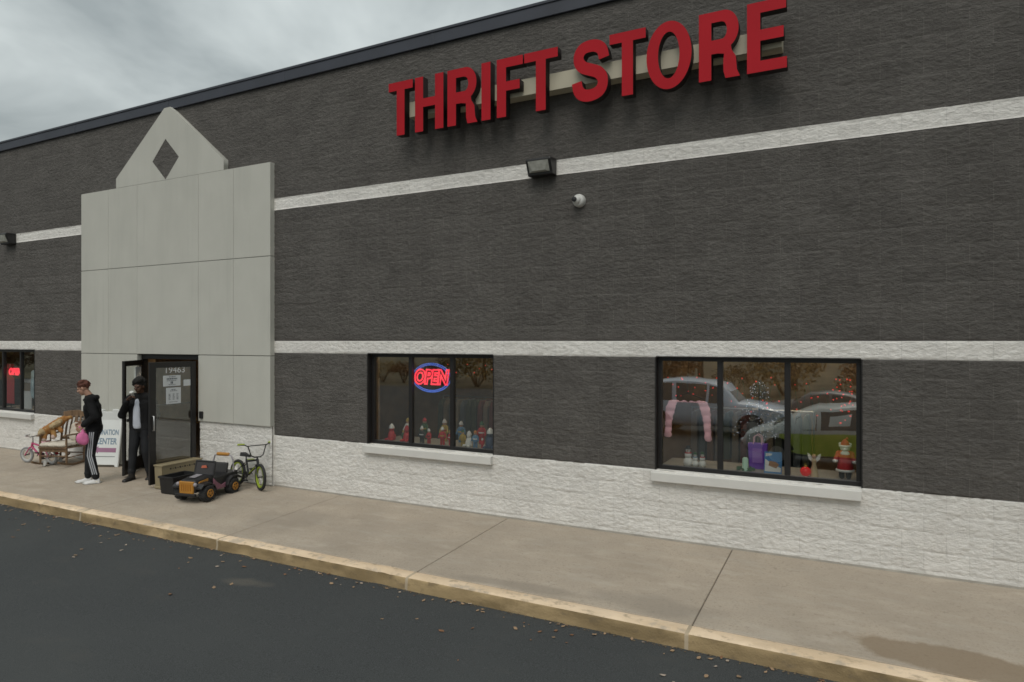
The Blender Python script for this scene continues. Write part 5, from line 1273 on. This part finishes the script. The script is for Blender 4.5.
# trees and bushes
bark = mat('tree_bark', (.07,.055,.04), .95, .3, 6, .6, 20)
def leaf_ball(m, c, r, n, size, sq=.75):
    for _ in range(n):
        d = V(random.gauss(0,1), random.gauss(0,1), random.gauss(0,1)).normalized(); p = c+V(d.x*r, d.y*r, d.z*r*sq)*(random.random()**.45)
        a = V(random.gauss(0,1), random.gauss(0,1), random.gauss(0,1)).normalized(); b = a.orthogonal().normalized(); s_ = size*random.uniform(.6,1.3)
        m.add([p-a*s_, p-b*s_*.6, p+a*s_, p+b*s_*.6], [(0,1,2,3)], random.choice([0,0,1]))
def tree(name, label, loc, h, ms, bush=False, group='trees mirrored in the shop windows'):
    t = thing(name, label, 'bush' if bush else 'tree', loc, random.random()*6, group)
    m = MB(); tips = []
    if not bush:
        top = V(random.uniform(-.3,.3), random.uniform(-.3,.3), h*.8); m.tube([V(0,0,-.3), V(.05,.03,h*.3), top*.6+V(0,0,h*.1), top], [h*.03,h*.022,h*.014,h*.004], 8)
        for k in range(11):
            a = k*2.4; z_ = h*(.28+.5*k/11); l_ = h*.30*(1-.5*k/11); p = V(.05,.03,z_); q = p+V(math.cos(a)*l_, math.sin(a)*l_, l_*.55)
            m.tube([p, p.lerp(q,.5)+V(0,0,.1), q], [h*.010,h*.006,h*.002], 6); tips += [q, p.lerp(q,.6)]
        tips.append(top)
    else:
        for k in range(7):
            a = k*.95; q = V(math.cos(a)*h*.5, math.sin(a)*h*.5, h*random.uniform(.35,.75)); m.tube([V(0,0,-.2), q*.5+V(0,0,.2), q], [.05,.03,.01], 6); tips.append(q)
        tips.append(V(0,0,h*.7))
    m.build('trunk' if not bush else 'stems', bark, t, smooth=True)
    m = MB()
    for q in tips: leaf_ball(m, q, h*(.15 if not bush else .34)*random.uniform(.8,1.25), 170, .13 if not bush else .10)
    m.build('crown', ms, t)
    return t
lv = lambda n, c: mat(n, c, .85, .35, .8)
LB = [[lv('leaf_rust', (.17,.075,.025)), lv('leaf_rust_2', (.12,.06,.025))], [lv('leaf_olive', (.075,.08,.025)), lv('leaf_olive_2', (.05,.06,.02))], [lv('leaf_ochre', (.20,.13,.035)), lv('leaf_ochre_2', (.13,.09,.03))]]
tr_l = ['rust brown autumn tree mirrored in the shop windows', 'olive green tree mirrored in the shop windows', 'ochre autumn tree mirrored in the shop windows']
bu_l = ['rust brown bush mirrored in the shop windows', 'olive green bush mirrored in the shop windows', 'ochre bush mirrored in the shop windows']
protos = [tree('tree', tr_l[k], (0,0,-1.2), 8.5+k, LB[k]) for k in range(3)]
bprotos = [tree('bush', bu_l[k], (0,0,-1.2), 2.4+.3*k, LB[k], True, 'bushes mirrored in the shop windows') for k in range(3)]
used = set(); random.seed(21)
def put(ps, k, x, y, s_):
    o = ps[k] if (id(ps), k) not in used else copy_tree(ps[k]); used.add((id(ps), k))
    o.location = (x, y, -1.65); o.rotation_euler = (0,0,random.random()*6); o.scale = (s_,)*3
for i in range(18): put(protos, i % 3, -150+i*8.6+random.uniform(-2,2), -47-random.uniform(0,9), random.uniform(.85,1.25))
for i in range(34): put(bprotos, i % 3, -148+i*4.5+random.uniform(-1.3,1.3), -43.5-random.uniform(0,4), random.uniform(.8,1.5))

# ------------------------------------------------------------------ light, sky, camera
SUN_EL, SUN_AZ = 52, 166
w = bpy.data.worlds.new('World'); sc.world = w; w.use_nodes = True; nt = w.node_tree; N = nt.nodes; L = nt.links
bg = N['Background']; bg.inputs['Strength'].default_value = .1
sky = N.new('ShaderNodeTexSky'); sky.sky_type = 'NISHITA'; sky.sun_disc = False; sky.sun_elevation = R(SUN_EL); sky.sun_rotation = R(SUN_AZ); sky.air_density = 1.5; sky.dust_density = 4
tc = N.new('ShaderNodeTexCoord'); sp = N.new('ShaderNodeSeparateXYZ'); L.new(tc.outputs['Generated'], sp.inputs[0])
mz = N.new('ShaderNodeMath'); mz.operation = 'MAXIMUM'; mz.inputs[1].default_value = 0; L.new(sp.outputs['Z'], mz.inputs[0])
az = N.new('ShaderNodeMath'); az.operation = 'ADD'; az.inputs[1].default_value = .22; L.new(mz.outputs[0], az.inputs[0])
dv = N.new('ShaderNodeVectorMath'); dv.operation = 'DIVIDE'; cb = N.new('ShaderNodeCombineXYZ'); 
for k in range(3): L.new(az.outputs[0], cb.inputs[k])
L.new(tc.outputs['Generated'], dv.inputs[0]); L.new(cb.outputs[0], dv.inputs[1])
n1 = N.new('ShaderNodeTexNoise'); n1.inputs['Scale'].default_value = 2.1; n1.inputs['Detail'].default_value = 5; n1.inputs['Roughness'].default_value = .52; n1.inputs['Distortion'].default_value = .3; L.new(dv.outputs[0], n1.inputs['Vector'])
cr = N.new('ShaderNodeValToRGB'); L.new(n1.outputs['Fac'], cr.inputs[0])
e = cr.color_ramp.elements; e[0].position = .34; e[0].color = (3.5,3.92,3.95,1); e[1].position = .66; e[1].color = (7.0,7.55,7.45,1)
gz = N.new('ShaderNodeMath'); gz.operation = 'MULTIPLY_ADD'; gz.inputs[1].default_value = .9; gz.inputs[2].default_value = .72; L.new(mz.outputs[0], gz.inputs[0])
sc2 = N.new('ShaderNodeVectorMath'); sc2.operation = 'SCALE'; L.new(cr.outputs[0], sc2.inputs[0]); L.new(gz.outputs[0], sc2.inputs['Scale'])
mx = N.new('ShaderNodeMix'); mx.data_type = 'RGBA'; mx.inputs['Factor'].default_value = .90
L.new(sky.outputs[0], mx.inputs['A']); L.new(sc2.outputs[0], mx.inputs['B']); L.new(mx.outputs['Result'], bg.inputs['Color'])
ld = bpy.data.lights.new('sun', 'SUN'); ld.energy = 1.25; ld.angle = R(35); ld.color = (1,.95,.88)
lo = bpy.data.objects.new('sun', ld); col.objects.link(lo)
sd = V(math.sin(R(SUN_AZ))*math.cos(R(SUN_EL)), math.cos(R(SUN_AZ))*math.cos(R(SUN_EL)), math.sin(R(SUN_EL)))
lo.rotation_euler = (-sd).to_track_quat('-Z','Y').to_euler(); lo.location = (0,-20,30)
cd = bpy.data.cameras.new('camera'); cam = bpy.data.objects.new('camera', cd); col.objects.link(cam)
cam.location = (0,-8.33,2.5); cam.rotation_euler = (R(90),0,R(27.5)); cd.sensor_width = 36; cd.lens = 36*667/1024; cd.clip_start = .05; cd.clip_end = 3000
sc.camera = cam
sc.view_settings.view_transform = 'Standard'; sc.view_settings.look = 'None'; sc.view_settings.exposure = 0; sc.view_settings.gamma = 1
sc.render.engine = 'CYCLES'; sc.cycles.max_bounces = 8; sc.cycles.transparent_max_bounces = 16; sc.cycles.use_denoising = True; sc.cycles.pixel_filter_type = 'BLACKMAN_HARRIS'; sc.cycles.filter_width = 1.6
